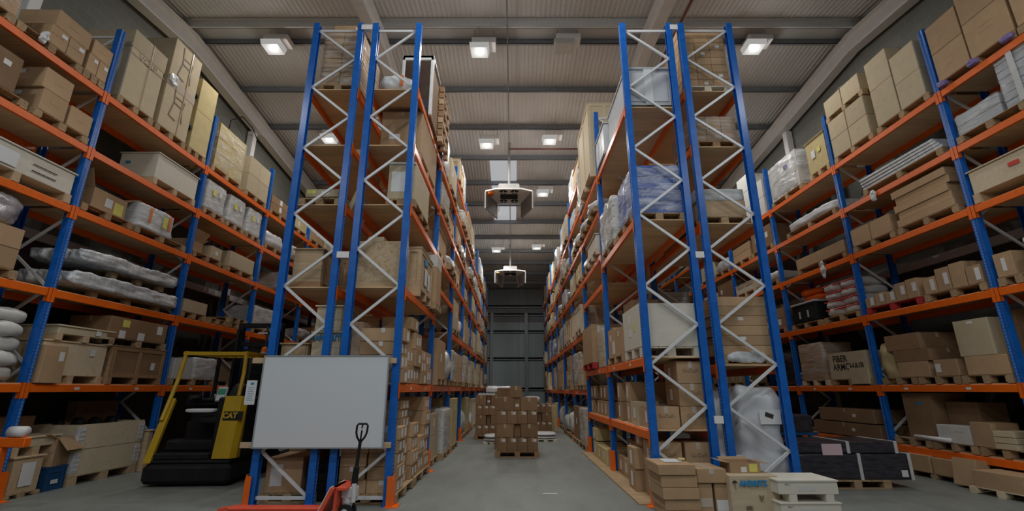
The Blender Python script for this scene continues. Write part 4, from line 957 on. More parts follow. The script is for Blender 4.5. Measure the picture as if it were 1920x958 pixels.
o = cb(-2.9, -2.82, 7.5, 8.2, c_ + .01, c_ + .46, 'board leaning on the third shelf of the leftmost tall blue frame', mat='card_pale', seam=False); o.rotation_euler = (0, .35, 0); o.location.z += .02
kb(-3.48, -3.0, 7.08, 7.9, d_, d_ + .64, 'brown boarded case on the second shelf of the leftmost tall blue frame', mat='timber_brown', panel='crate_boards', battens=0, fh=.1)
kb(-2.98, -2.72, 7.5, 9.4, d_, d_ + .6, 'long dark boarded case on the second shelf beside the brown boarded case', mat='timber_brown', panel='crate_boards', battens=2, fh=.1)
kb(-3.5, -3.07, 7.1, 8.0, e_, e_ + .58, 'low pale boarded case above the whiteboard, left', mat='timber_pale', panel='crate_boards_v', battens=0)
h = kb(-3.05, -2.6, 7.1, 7.9, e_, e_ + .75, 'pale case with blue lettering and bird mark above the whiteboard', mat='timber_pale', panel='crate_boards_pale', battens=0, prt=[('f', 'ANDRITZ', .11, .06, .28, 'ink_blue'), ('f', 'II', .12, -.2, .28, 'ink')])
kb(-3.03, -2.62, 7.1, 7.85, e_ + .755, e_ + 1.15, 'pale case stacked on the one with blue lettering above the whiteboard', mat='timber_pale', panel='crate_boards_pale', battens=0, feet=False)
pb(-3.5, -2.75, 7.1, 8.0, 0, 'floor pallet below the whiteboard', rz=.0)
cb(-3.48, -2.98, 7.12, 7.85, PH, .58, 'brown carton with white sheet on the floor pallet below the whiteboard', mat='card', rz=.04, labs=[('f', -.1, 0, .16, .28)])
for k in range(4): cb(-2.92, -2.52, 7.2, 7.8, .0 + k * .13, .125 + k * .13, 'black flat case, %s of four on the floor below the whiteboard' % ('lowest', 'second lowest', 'second highest', 'topmost')[k], mat='black', name='flat_case', cat='case', seam=False)
open_carton(-3.3, 8.4, .46, .5, .6, .32, 'dark opened carton with hanging flap below the whiteboard', mat='card_dark', flaps=((2, 140), (3, 150), (1, 60)))
cb(-3.55, -3.05, 8.1, 8.7, 0, .455, 'dark carton on the floor carrying the opened one with hanging flap', mat='card_dark')
cb(-3.5, -2.8, 11.4, 12.4, d_, d_ + .7, 'brown carton deeper on the second shelf of the rack behind the whiteboard', mat='card')
cb(-3.5, -2.8, 9.9, 10.9, d_, d_ + .8, 'dark carton deeper on the second shelf of the rack behind the whiteboard', mat='card_dark')
cb(-3.5, -2.8, 9.9, 11.0, c_, c_ + .6, 'tan carton deeper on the third shelf of the rack behind the whiteboard')
cb(-3.5, -2.8, 9.95, 10.9, a, a + .8, 'tan carton deeper on the top shelf of the leftmost tall blue frame')
# rack along the middle aisle
o = lumpy('wrapped_bundle', -2.1, 7.4, a, .68, .66, .42, 'low white film bundle with orange tape, top of the second tall blue frame', 'bundle', 'white_plastic', 2.6, .05, 4)
mb = MB(); mb.box(-.03, .03, -.345, -.335, .12, .34); obj('tape', mb, 'orange_tape', o, (.12, .02, 0))
o = empty('framed_panel', (-1.88, 8.15, a)); tag(o, 'tall dark furniture panel edged in white foam, top of the second tall blue frame', 'panel')
mb = MB(); mb.box(-.28, .28, -.34, .5, .02, 1.28, 0, .02); obj('panel', mb, 'card_dark', o)
mb = MB()
for sx_ in (-1, 1): mb.box(sx_ * .28 - .03, sx_ * .28 + .03, -.37, -.28, 0, 1.3, 0, .01)
mb.box(-.31, .31, -.37, -.28, 1.22, 1.34, 0, .01); mb.box(-.31, .31, -.37, .52, 1.28, 1.33); obj('foam_edge', mb, 'white_plastic', o)
mb = MB(); mb.box(-.25, .25, -.345, -.34, .03, .35); obj('dark_panel', mb, 'black_film', o)
mb = MB(); mb.box(-.25, .25, -.345, -.34, .36, 1.2); obj('glossy_panel', mb, 'gloss_brown', o)
o = empty('pallet_stack', (-1.98, 9.22, a)); tag(o, 'overhanging stack of brown timber frames on the top left middle aisle shelf', 'timber stack')
for k in range(9):
    mb = MB(); z0 = k * .15
    for q in (-.42, -.14, .14, .42): mb.box(-.47, .47, q - .04, q + .04, z0 + .10, z0 + .125)
    for q in (-.42, 0, .42):
        mb.box(q - .05, q + .05, -.46, .46, z0, z0 + .1) if k % 2 else [mb.box(q - .05, q + .05, r2 - .06, r2 + .06, z0, z0 + .1) for r2 in (-.4, 0, .4)]
    obj('frame', mb, 'timber_brown' if k % 3 else 'timber', o)
pb(-2.42, AX - .03, 7.5, 9.1, b_, 'pallet under the huge brown carton, fourth shelf of second tall blue frame')
cb(-2.4, AX - .03, 7.5, 9.1, b_ + PH, b_ + .96, 'huge brown carton with a white label, fourth shelf of second tall blue frame', labs=[('f', -.12, -.1, .2, .1)], tape='y')
pb(-2.1, AX + .02, 7.1, 8.4, c_, 'pallet under the cream carton, third shelf of second tall blue frame', mat='timber_brown')
cb(-2.08, AX, 7.1, 8.35, c_ + PH, c_ + .75, 'cream carton with white printed sheet, third shelf of second tall blue frame', mat='card_pale', labs=[('f', -.02, 0, .3, .36, 'paper')])
cb(-2.1, AX, 7.08, 8.37, c_ + .75, c_ + .79, 'thin white board lid on the cream carton', mat='card_white', seam=False)
mb = MB(); mb.box(-.36, .36, -.27, .27, .1, .75, 0, .004); o = empty('chipboard_case', (-2.12, 7.33, d_)); tag(o, 'flaked chipboard case on the second shelf of second tall blue frame', 'crate'); obj('panels', mb, 'osb', o)
mb = MB(); mb.box(-.36, .36, -.27, .27, .04, .1); mb.box(-.36, .36, -.275, -.2, 0, .05); mb.box(-.36, .36, .2, .275, 0, .05); obj('base', mb, 'timber', o)
cb(-2.36, -2.1, 7.2, 7.5, d_ + .75, d_ + .87, 'small pale carton on top of the flaked chipboard case', mat='card_pale')
kb(-2.2, AX + .05, 7.72, 8.85, d_, d_ + .86, 'timber case with blue and white sheets beside the flaked chipboard case', mat='timber', panel='timber', battens=2, fh=.13, labs=[('r', -.1, .25, .3, .12, 'ink_blue'), ('r', -.1, -.02, .22, .3), ('r', .2, -.05, .2, .3)])
pb(-2.1, AX + .12, 9.0, 9.66, d_, 'pallet overhanging the aisle under the tall white topped carton')
cb(-2.05, AX + .1, 9.05, 9.63, d_ + PH, d_ + PH + .72, 'tall brown carton below the white topped box, left of middle aisle')
cb(-2.05, AX + .1, 9.05, 9.63, d_ + PH + .72, d_ + PH + .98, 'white topped box standing on the tall brown carton, left of middle aisle', mat='card_white')
ROW = ('bottom', 'second', 'third', 'fourth', 'fifth', 'sixth', 'seventh', 'eighth', 'ninth')
for j, (y0, y1, hh, nk) in enumerate(((7.05, 7.42, .2, 4), (7.44, 7.95, .275, 2), (7.97, 8.5, .28, 3), (8.52, 9.1, .2, 3), (9.12, 9.66, .3, 2))):
    for k in range(nk):
        cb(AX - .66 + .05 * (j % 2), AX - .02 * ((j + k) % 3), y0, y1, e_ + k * hh, e_ + k * hh + hh - .004, 'labelled carton, %s row, column %s from the camera, above the first left beam' % (ROW[k], ORD[j]), labs=[('r', -.12, 0, .11, .13), ('r', .1, .01, .1, .13)] if (j + k) % 3 else [('r', .05, -.01, .15, .13)], prt=[('f', '- - -', .06, 0, .03)] if j == 0 else (), tape='y', tmat='strap', name='labelled_carton')
cb(AX - .55, AX - .05, 7.75, 8.3, e_ + .87, e_ + 1.07, 'flat carton lying on the labelled cartons above the first left beam', labs=[('r', .1, 0, .12, .12)], tape='x')
wb(-2.45, -2.28, 7.1, 9.0, e_, e_ + .9, 'brown cylinder shaped carton column at the back above the whiteboard', core='card', n=(1, 2, 1), fm='film_clear', seed=8)
for i, (x0, x1, y0, y1, hh, nk) in enumerate(((-2.42, -2.04, 7.05, 7.5, .172, 5), (-2.03, AX + .02, 7.05, 7.5, .172, 5), (-2.42, -2.04, 7.52, 8.1, .135, 9), (-2.03, AX - .08, 7.52, 8.1, .135, 9), (-2.2, AX, 8.12, 8.6, .21, 4), (-2.2, AX + .02, 8.62, 9.1, .3, 2), (-2.2, AX, 9.12, 9.64, .25, 5))):
    where = ('front left', 'front right', 'second left', 'second right', 'third', 'fourth', 'fifth')[i]
    for k in range(nk):
        cb(x0, x1 - .015 * ((k * 5 + i) % 3), y0, y1, PH + k * hh, PH + (k + 1) * hh - .003, 'strapped flat carton, %s row of the %s column, below the first left beam' % (ROW[k], where), prt=[('f', '-  -', .05, 0, 0, 'ink_faint')] if i < 4 else (), labs=[('r', -.08, 0, .1, min(.11, hh * .7)), ('r', .13, 0, .1, min(.11, hh * .7))] if i not in (0, 2) else (), tape='y' if (k + i) % 2 else None, tmat='strap', name='flat_carton')
pb(-2.45, AX + .03, 7.02, 8.2, 0, 'floor pallet under the strapped flat cartons, nearest')
pb(-2.45, AX + .03, 8.3, 9.6, 0, 'floor pallet under the strapped flat cartons, second from the camera')
# ------------------------------------------------------------------ right centre racks, front bay
BX = 1.90
z6, z4, z2, z1 = 6.18, 4.12, 1.97, .96
def cabinet(x0, x1, y0, y1, z0, z1_, label):
    o = empty('metal_cabinet', ((x0 + x1) / 2, (y0 + y1) / 2, z0)); tag(o, label, 'cabinet'); w, d, hh = x1 - x0, y1 - y0, z1_ - z0
    mb = MB(); mb.box(-w / 2, w / 2, -d / 2, d / 2, .05, hh - .05, 0, .01); obj('body', mb, 'cabinet', o)
    mb = MB(); mb.box(-w / 2 - .02, w / 2 + .02, -d / 2 - .02, d / 2 + .02, hh - .05, hh, 0, .01); obj('lid', mb, 'grey_plastic', o)
    for q in (-1, 1):
        mb = MB(); mb.box(q * w / 4 - w / 4 + .05, q * w / 4 + w / 4 - .05, -d / 2 - .012, -d / 2, .12, hh - .14, 0, .004); obj('door', mb, 'cabinet', o)
    mb = MB(); mb.box(-.07, .07, -d / 2 - .02, -d / 2, .05, hh - .05); obj('mullion', mb, 'white_plastic', o)
    mb = MB(); mb.box(-w / 2, w / 2, -d / 2, d / 2, 0, .05); obj('plinth', mb, 'black', o)
    for q in range(3):
        yy = -d / 2 + (q + .5) * d / 3; mb = MB(); mb.box(-w / 2 - .008, -w / 2, yy - d / 7, yy + d / 7, .12, hh - .14); obj('side_panel', mb, 'grey_plastic', o)
    mb = MB(); mb.box(-w / 2 - .012, -w / 2, -d / 2 + .1, d / 2 - .1, .05, .11); obj('rubber_strip', mb, 'black', o)
    return o
cabinet(BX + .08, 2.74, 7.04, 8.6, z6, z6 + .82, 'grey metal cabinet lying on top of the third tall blue frame')
cabinet(BX, 2.7, 8.72, 9.66, z6, z6 + .78, 'second grey cabinet behind the first, partly under white film')
kb(BX - .12, 2.6, 9.86, 11.6, 6.25, 8.2, 'very tall pale timber case standing on the top right middle aisle shelf', mat='timber_pale', panel='timber_pale', battens=2, fh=.14)
wb(BX - .05, 2.7, 11.65, 12.45, 6.25, 7.6, 'white film wrapped load behind the very tall timber case', core='card_white', n=(1, 1, 2), fm='film_white', seed=33, amp=.05)
pb(BX, 2.8, 7.04, 8.25, z4, 'pallet under the bluish film wrapped block')
wb(BX + .08, 2.78, 7.08, 8.2, z4 + PH, z4 + 1.0, 'bluish white film wrapped block on the third tall blue frame', core='blue_goods', n=(1, 1, 4), fm='film_blue', seed=17, amp=.035, parts=False)
pb(BX, 2.8, 8.35, 9.66, z4, 'pallet under the second film wrapped block right of the middle aisle')
wb(BX, 2.75, 8.38, 9.64, z4 + PH, z4 + 1.02, 'greyish film wrapped block behind the bluish one', core='card_white', n=(1, 1, 4), fm='film_white', seed=18, amp=.06, parts=False)
pb(BX, 2.8, 7.05, 8.12, z2, 'pale pallet under the big cream carton', mat='timber_cream', h=.15)
cb(BX + .0, 2.76, 7.04, 8.12, z2 + .15, z2 + .8, 'big cream carton on a pale pallet, second shelf right of the aisle', mat='timber_cream', labs=[('l', -.1, .15, .12, .14), ('l', -.1, -.06, .16, .12), ('l', .2, 0, .1, .12, 'paper_yellow')], seam=False)
pb(BX, 2.6, 8.3, 9.62, z2, 'pallet with two narrow cartons behind the big cream carton')
for j, m_ in enumerate(('card', 'card')): cb(BX + .02, 2.5, 8.33 + j * .64, 8.94 + j * .64, z2 + PH, z2 + .62 + .06 * j, '%s narrow carton behind the big cream carton' % ('nearer', 'farther')[j], labs=[('l', -.05, .1, .1, .12), ('l', .18, -.1, .2, .24, 'paper')] if j else [('l', 0, .15, .06, .1)], tape='y')
cb(2.2, 2.7, 8.6, 9.3, z2 + .7, z2 + 1.15, 'brown carton on top of the narrow cartons behind the cream one', mat='card_dark')
wb(BX, 2.5, 9.9, 10.7, z2, z2 + .8, 'clear film wrapped carton right of the big labelled brown carton', core='card_pale', n=(1, 1, 1), fm='film', seed=12)
pb(BX - .1, 2.7, 10.85, 12.4, z2, 'red pallet under the big brown carton with printed sheet', mat='pallet_red')
cb(BX - .1, 2.5, 10.85, 12.3, z2 + PH, z2 + 1.0, 'big brown carton with printed white sheet on the red pallet', mat='card', labs=[('f', -.1, .2, .22, .4)], prt=[('f', '-----', .05, -.1, .3, 'ink'), ('f', '-----', .05, -.1, .2, 'ink')])
GT = [('f', 'GoDaFi', .075, .0, .02, 'ink_faint'), ('f', '::  :', .06, .02, -.07, 'ink_faint')]
lt_ = lambda d: [('l', d, 0, .1, .16)]
def gcart(x0, x1, y0, y1, z0, z1_, lab, **k): return cb(x0, x1, y0, y1, z0, z1_, lab, tape='y', tmat='tape_clear', labs=lt_(-.05), prt=GT, **k)
gcart(2.0, 2.38, 7.06, 7.7, z1, z1 + .31, 'lettered carton at the front left of the low right shelf')
cb(1.96, 2.3, 7.75, 8.2, z1 + .0, z1 + .36, 'tan carton behind the front left lettered carton on the low right shelf', mat='card_pale', labs=lt_(0))
for k in range(3): gcart(2.40, 2.80, 7.06, 7.66, z1 + k * .315, z1 + k * .315 + .312, '%s lettered carton of the front column on the low right shelf' % ('bottom', 'middle', 'top')[k])
for j in range(4):
    for k in range(2 if j < 3 else 1): cb(1.98 + .12 * (j % 2), 2.7, 8.26 + j * .35, 8.58 + j * .35, z1 + k * .34, z1 + k * .34 + .335, 'brown carton with white label, %s row, %s behind the lettered ones, low right shelf' % (ROW[k], ORD[j]), labs=[('l', -.05, 0, .1, .2)], mat='card')
for j in range(6):
    for k in range(2):
        if (j + k) % 5 == 4: continue
        cb(1.98, 2.6, 9.87 + j * .43, 10.28 + j * .43, z1 + k * .33, z1 + k * .33 + .31, 'labelled carton, %s row, %s beyond the second right upright, low right shelf' % (ROW[k], ORD[j]), labs=[('l', -.05, 0, .1, .2)], mat='card' if k == 0 else 'card_dark')
zf = .02
for k in range(2):
    w_ = ('lower', 'upper')[k]
    gcart(1.99, 2.38, 7.1, 7.7, zf + k * .385, zf + k * .385 + .38, '%s left lettered carton of the four on the floor board at the rack front' % w_)
    gcart(2.42, 2.8, 7.08, 7.68, zf + k * .385, zf + k * .385 + .38, '%s right lettered carton of the four on the floor board at the rack front' % w_)
for k in range(3): cb(1.86, 2.3, 7.78 - .02 * k, 8.22, zf + k * .31, zf + k * .31 + .305, '%s labelled carton of the stack at the aisle edge under the low right shelf' % ('bottom', 'middle', 'top')[k], labs=[('l', 0, 0, .12, .2)], mat='card') if k < 2 else cb(2.0, 2.4, 7.85, 8.22, zf + .62, zf + .86, 'top labelled carton of the stack at the aisle edge under the low right shelf', labs=[('l', 0, 0, .12, .16)])
for j in range(3):
    for k in range(2 - j // 2): cb(2.0 + .1 * k, 2.6, 8.4 + j * .42, 8.78 + j * .42, zf + k * .33, zf + k * .33 + .3, 'small labelled carton, %s row, %s from the camera on the floor board' % (ROW[k], ORD[j]), labs=[('l', 0, 0, .11, .16)], mat='card_dark' if k else 'card')
for j in range(3): cb(1.9, 2.5, 10.3 + j * .55, 10.8 + j * .55, zf, zf + .3 + .04 * (j == 2), 'yellowish labelled carton, %s from the second right upright on the floor board' % ORD[j], labs=[('l', -.05, 0, .1, .16)], mat='card_yellow')
cb(1.9, 2.5, 11.4, 11.95, zf + .36, zf + .62, 'yellowish carton on top of others on the floor board', mat='card_yellow', labs=[('l', -.05, 0, .1, .14)])
# rack facing the right side aisle
pb(3.0, 3.82, 7.05, 8.1, 6.5, 'pallet under the tall carton pile on the rightmost tall blue frame', mat='timber_cream')
n_ = 0
for k in range(7):
    hh = .155
    for i in range(3):
        w_ = .82 / 3; x0 = 3.0 + i * w_ ; 
        cb(x0 + .003, x0 + w_ - .003, 7.08, 7.6, 6.5 + PH + k * hh, 6.5 + PH + (k + 1) * hh - .003, 'small carton, %s row, %s from left, on top of the rightmost tall blue frame' % (ROW[k], ORD[i]), labs=[('f', 0, 0, .07, .06)] if (k * 3 + i) % 4 == 1 else (), seam=False, name='small_carton')
cb(3.0, 3.82, 7.08, 7.6, 6.5 + PH + 7 * .155, 6.5 + PH + 7 * .155 + .14, 'wide flat carton crowning the pile on the rightmost tall blue frame', tape='y')
cb(3.0, 3.8, 7.65, 8.1, 6.5 + PH, 6.5 + 1.2, 'brown carton behind the pile on the rightmost tall blue frame', mat='card_dark')
pb(3.02, 3.84, 7.05, 8.1, 5.42, 'pallet under the wrapped low carton block, rightmost tall blue frame', mat='timber_brown')
wb(3.04, 3.82, 7.08, 8.05, 5.42 + PH, 5.42 + .62, 'low film wrapped carton block, fourth shelf of the rightmost tall blue frame', core='card', n=(3, 2, 2), fm='film', seed=22)
pb(2.98, 3.82, 7.05, 8.1, 4.06, 'pallet under the timber box with white film, rightmost tall blue frame')
kb(3.0, 3.8, 7.08, 7.9, 4.06 + PH, 4.06 + .42, 'timber box below white film, third shelf of the rightmost tall blue frame', mat='timber', panel='timber', battens=0, feet=False, lid=False)
wb(3.0, 3.78, 7.1, 7.88, 4.06 + .42, 4.06 + .62, 'white film covered goods on the timber box, rightmost tall blue frame', core='card_white', n=(2, 1, 1), fm='film_white', seed=25)
cb(2.98, 3.5, 8.1, 8.9, 4.06, 4.06 + .95, 'pale carton behind the film covered goods, rightmost tall blue frame', mat='card_pale')
pb(3.05, 3.85, 7.05, 8.1, 1.86, 'pallet under the pile of wide flat cartons, rightmost tall blue frame')
for k in range(6): cb(3.03 + .012 * ((k * 7) % 4), 3.86 - .01 * ((k * 5) % 4) - .03 * (5 - k) * 0, 7.06, 8.0, 1.86 + PH + k * .148, 1.86 + PH + k * .148 + .145, 'wide flat carton, %s of six piled in the rightmost tall blue frame' % ('lowest', 'second lowest', 'third lowest', 'third highest', 'second highest', 'topmost')[k], tape=None, labs=[('f', -.02 if k == 1 else .0, .03, .08, .05)] if k in (1, 3) else (), seam=False, name='flat_carton')
lumpy('plastic_sheet', 3.45, 7.06, 1.88, .6, .08, .16, 'rumpled clear plastic at the foot of the wide flat cartons', 'plastic sheet', 'bubble', 3, .04, 6)
for j in range(2):
    cb(3.05, 3.7, 8.3 + j * .7, 8.95 + j * .7, 1.86, 1.86 + .75, '%s reddish carton behind the wide flat cartons' % ('nearer', 'farther')[j], mat='card_dark', labs=[('l', 0, .1, .06, .1)])
for q, (x0, y0, w, d, hh, m_) in enumerate(((3.55, 7.42, .66, .72, 1.44, 'bag_plastic'), (3.12, 7.75, .5, .9, 1.42, 'bag_plastic'), (3.05, 7.3, .5, .45, .5, 'white_plastic'))):
    o = lumpy('bubble_sack', x0, y0, .13, w, d, hh, ('tall bubble wrapped sack with label, right of the rightmost spacer', 'tall bubble wrapped sack behind the lower spacer plate', 'small white plastic sack between the two right blue frames')[q], 'sack', m_, 5, .075, 2.4, n=18)
    if q == 0:
        plate_on(o, 'f', (w, d + .02, hh), .3, .2, .12, .28, 'paper'); mb = MB(); mb.bar((.05, -d / 2 - .015, 1.04), (.16, -d / 2 - .015, 1.0), .06, .004, 0, (0, 1, 0)); obj('printed_mark', mb, 'ink', o)
    for (u, v) in ((-.16, -.42), (-.3, -.33)) if q == 0 else ():
        mb = MB(); mb.box(u - .015, u + .015, -d / 2 - .012, -d / 2 + .02, hh / 2 + v - .05, hh / 2 + v + .05); obj('handle_slot', mb, 'ink', o)
pb(2.95, 3.95, 7.02, 8.2, 0, 'floor pallet under the bubble wrapped sacks')
cb(3.5, 3.78, 9.9, 10.4, 1.86 + .0, 1.86 + .0 + .4, 'tan carton deeper beyond the bubble sacks', mat='card')
# goods seen through the right frames
pb(3.02, 3.85, 9.9, 11.0, 3.02, 'pallet of white boards deeper in the rack right of the spacer')
for k in range(4): cb(3.05, 3.8, 9.95, 10.9, 3.02 + PH + k * .1, 3.02 + PH + k * .1 + .095, 'flat pale carton, %s of four deeper behind the wide flat cartons' % ORD[k], mat='card_white')
# ------------------------------------------------------------------ front: whiteboard, battens, paper
for nm, z in (('lower', .735), ('upper', 1.865)):
    mb = MB(); mb.box(-3.745, -1.68, 6.845, 6.885, z, z + .075, 0, .004); tag(obj('timber_batten', mb, 'timber'), '%s timber batten behind the whiteboard' % nm, 'batten')
o = empty('whiteboard', (-2.665, 6.815, .745)); tag(o, 'large blank whiteboard fixed to the front of the left rack', 'whiteboard')
mb = MB(); mb.box(-.885, .885, -.008, .012, 0, 1.22); obj('writing_surface', mb, 'board', o)
mb = MB(); t = .018
mb.box(-.895, .895, -.015, .016, -.01, -.01 + t); mb.box(-.895, .895, -.015, .016, 1.23 - t, 1.23); mb.box(-.895, -.895 + t, -.015, .016, .008, 1.212); mb.box(.895 - t, .895, -.015, .016, .008, 1.212); obj('frame', mb, 'alu', o)
o = empty('notice_sheet', (-3.70, 6.87, 1.3)); tag(o, 'white printed sheet taped to the blue upright left of the whiteboard', 'paper')
mb = MB(); mb.box(-.085, .06, -.003, -.0, 0, .33); p_ = obj('sheet', mb, 'paper', o)
mb = MB()
for q in range(7): mb.box(-.06, .03 - .01 * (q % 3), -.0045, -.003, .06 + q * .028, .066 + q * .028)
mb.box(-.03, .02, -.0045, -.003, .27, .3); obj('printed_text', mb, 'ink_blue', p_)
# ------------------------------------------------------------------ hand pallet truck
o = empty('pallet_truck', (-2.04, 6.28, 0)); tag(o, 'red hand pallet truck with black loop handle before the whiteboard', 'pallet truck')
for yy in (-.19, .19):
    mb = MB(); mb.box(-1.5, -.21, yy - .08, yy + .08, .06, .105, 0, .012); mb.bar((-1.5, yy, .083), (-1.62, yy, .07), .12, .03); obj('fork', mb, 'red_paint', o)
    mb = MB(); mb.tube([(-1.42, yy - .04, .04), (-1.42, yy + .04, .04)], .038, 14); obj('load_roller', mb, 'rubber', o)
mb = MB(); mb.poly([(-.25, .08), (-.21, .08), (-.06, .39), (-.11, .39)], 'y', -.27, .27); mb.box(-.12, .06, -.2, .2, .35, .39, 0, .008); mb.box(-.08, -.05, -.2, .2, .1, .36); obj('chassis_head', mb, 'red_paint', o)
mb = MB(); mb.bar((-.235, -.19, .115), (-.105, -.19, .385), .11, .01, 0, (1, 0, .8)); mb.bar((-.235, .19, .115), (-.105, .19, .385), .11, .01, 0, (1, 0, .8)); 
mb.v = [(x - .012, y, z + .01) for x, y, z in mb.v]; obj('white_panel', mb, 'white_steel', o)
mb = MB(); mb.tube([(.02, 0, .12), (.02, 0, .2), (.02, 0, .3), (.02, 0, .36)], [.05, .07, .07, .055], 14); mb.box(-.05, .13, -.07, .07, .24, .37, 0, .015); mb.tube([(.1, -.05, .2), (.1, -.05, .4)], .03, 10); mb.tube([(.1, .05, .2), (.1, .05, .34)], .025, 10); obj('hydraulic_pump', mb, 'galv', o, smooth=False)
for yy in (-.07, .07):
    mb = MB(); mb.tube([(.02, yy - .025, .09), (.02, yy + .025, .09)], .09, 20); w2 = obj('steer_wheel', mb, 'rubber', o)
    mb = MB(); mb.tube([(.02, yy - .028, .09), (.02, yy + .028, .09)], .045, 14); obj('hub', mb, 'galv', w2)
mb = MB(); P = Vector((.08, 0, .33)); D = Vector((.045, 0, .72)); Q = P + D
mb.tube([P, P + D * .35, P + D * .37, P + D * .78], [.042, .036, .022, .02], 12); obj('handle_shaft', mb, 'black', o, smooth=False)
mb = MB(); b0 = P + D * .74; ux = Vector((1, 0, 0)); uz = D.normalized()
loop = [b0] + [b0 + ux * (sx * w) + uz * zz for sx, w, zz in ((-1, .05, .07), (-1, .066, .12), (-1, .068, .2), (-1, .05, .225), (1, .05, .225), (1, .068, .2), (1, .066, .12), (1, .05, .07))] + [b0]
mb.tube(loop, .013, 10); mb.tube([b0 + uz * .0, b0 + uz * .225], .011, 8); obj('handle_loop', mb, 'black', o, smooth=True)
mb = MB(); mb.bar(b0 + ux * .0 + uz * .15 + Vector((0, -.016, 0)), b0 + ux * .03 + uz * .19 + Vector((0, -.016, 0)), .02, .012); obj('release_lever', mb, 'white_steel', o)
# ------------------------------------------------------------------ reach truck
o = empty('reach_truck', (-5.36, 9.2, 0), .06); tag(o, 'yellow and black reach truck parked in the left side aisle', 'forklift')
def part(n, mb, mat, par=o, smooth=False): return obj(n, mb, mat, par, smooth=smooth)
mb = MB(); mb.box(-.69, .70, -1.02, 1.0, .04, .34, 0, .06); mb.box(-.66, .66, -.98, 1.0, .34, .40, 0, .03); part('chassis', mb, 'black')
mb = MB(); mb.poly([(-1.0, .36), (-.95, .36), (-.6, 1.32), (-.64, 1.36), (-.78, 1.0)], 'x', -.69, -.58); part('left_side_panel', mb, 'yellow_paint')
mb = MB(); mb.poly([(.36, -.98), (.64, -.98), (.71, -.90), (.71, -.78), (.36, -.78)], 'z', .42, 1.40)
mb.v = [(x + (.10 if z > 1 else 0) * (x < .35), y + (.14 if z > 1 else 0) * (y < -.8), z) for x, y, z in mb.v]; part('battery_cover', mb, 'yellow_paint')
mb = MB(); mb.box(.2, .695, -.76, 1.0, .4, 1.38, 0, .03); part('side_body', mb, 'black')
mb = MB(); mb.box(-.13, .19, -.004, .0, -.07, .07); bd = part('brand_band', mb, 'black'); bd.location = (.53, -.896, 1.08); bd.rotation_euler = (-.142, 0, 0)
t_ = link('printed_text', text_mesh('CAT', .12, 'yellow_paint', .006), bd, (-.02, -.006, 0), ROTF['f'])
mb = MB(); mb.box(.698, .702, -.12, .02, .72, 1.0); part('warning_sticker', mb, 'paper')
mb = MB(); mb.box(-.58, .18, -.2, -.12, .4, .95, 0, .02); mb.box(-.58, .30, -.96, -.2, .4, .5, 0, .02); mb.box(-.58, .30, -.7, -.2, .5, .68, 0, .03); mb.box(-.58, .18, -.12, .9, .4, 1.22, 0, .03); part('cab_interior', mb, 'black')
mb = MB(); mb.box(-.60, .12, -.30, .2, 1.22, 1.32, 0, .03); mb.box(-.55, -.1, -.36, -.2, 1.3, 1.36, 0, .02); part('dashboard', mb, 'black')
dm = MB(); dm.box(-.09, .09, -.02, .02, 0, .26, 0, .015); dp = obj('display_terminal', dm, 'grey_plastic', o, (.02, -.36, 1.3), 0); dp.rotation_euler = (-.25, 0, 0)
mb = MB(); mb.box(-.07, .07, -.024, -.02, .12, .22); obj('screen', mb, 'screen', dp)
mb = MB()
for i in range(4):
    for j in range(3): mb.box(-.06 + i * .032, -.04 + i * .032, -.024, -.02, .02 + j * .03, .04 + j * .03)
obj('key', mb, 'paper', dp)
mb = MB(); mb.lump(.5, .2, .07, 4, .004, 3, 1, 8); ar = part('armrest', mb, 'white_plastic', smooth=True); ar.location = (-.12, -.62, 1.12)
mb = MB(); mb.lump(.22, .45, .62, 4, .01, 3, 2, 8); st = part('seat_back', mb, 'rubber', smooth=True); st.location = (.28, -.35, 1.0); st.rotation_euler = (0, .2, 0)
mb = MB(); mb.lump(.5, .48, .16, 4, .01, 3, 4, 8); st = part('seat', mb, 'rubber', smooth=True); st.location = (.0, -.35, .92)
mb = MB(); mb.tube([(-.38, -.42, 1.36), (-.38, -.42, 1.41)], .1, 18); part('steering_wheel', mb, 'rubber')
for q in range(3):
    mb = MB(); mb.tube([(-.12 + .07 * q, -.25, 1.32), (-.12 + .07 * q, -.28, 1.42)], [.008, .016], 8); part('control_lever', mb, 'grey_plastic')
mb = MB(); mb.tube([(-.65, -.80, 1.0), (-.66, -.62, 1.45), (-.65, -.55, 1.7), (-.63, -.5, 2.12)], .035, 8); part('guard_post', mb, 'yellow_paint')
mb = MB(); mb.tube([(.46, -.6, 1.4), (.45, -.52, 1.8), (.43, -.5, 2.12)], .035, 8); part('guard_post', mb, 'yellow_paint')
mb = MB(); mb.tube([(-.62, .6, 1.2), (-.62, .6, 2.14)], .035, 8); part('guard_post', mb, 'black')
mb = MB(); mb.tube([(.46, .6, 1.2), (.43, .6, 2.14)], .045, 8); part('guard_post', mb, 'black')
mb = MB(); mb.bar((-.66, -.5, 2.14), (.45, -.5, 2.14), .07, .06); mb.bar((-.66, .6, 2.16), (.45, .6, 2.16), .07, .06)
for q in (-.63, .43): mb.bar((q, -.5, 2.15), (q, .6, 2.16), .06, .06)
for q in range(5): mb.bar((-.46 + q * .18, -.5, 2.15), (-.46 + q * .18, .6, 2.16), .025, .04)
part('overhead_guard', mb, 'yellow_paint')
mb = MB(); mb.tube([(.38, .3, 2.18), (.38, .3, 2.22)], .07, 14); bs = part('beacon_base', mb, 'grey_plastic'); mb = MB(); mb.tube([(.38, .3, 2.22), (.38, .3, 2.30), (.38, .3, 2.33)], [.06, .055, .03], 14); part('beacon', mb, 'beacon', bs)
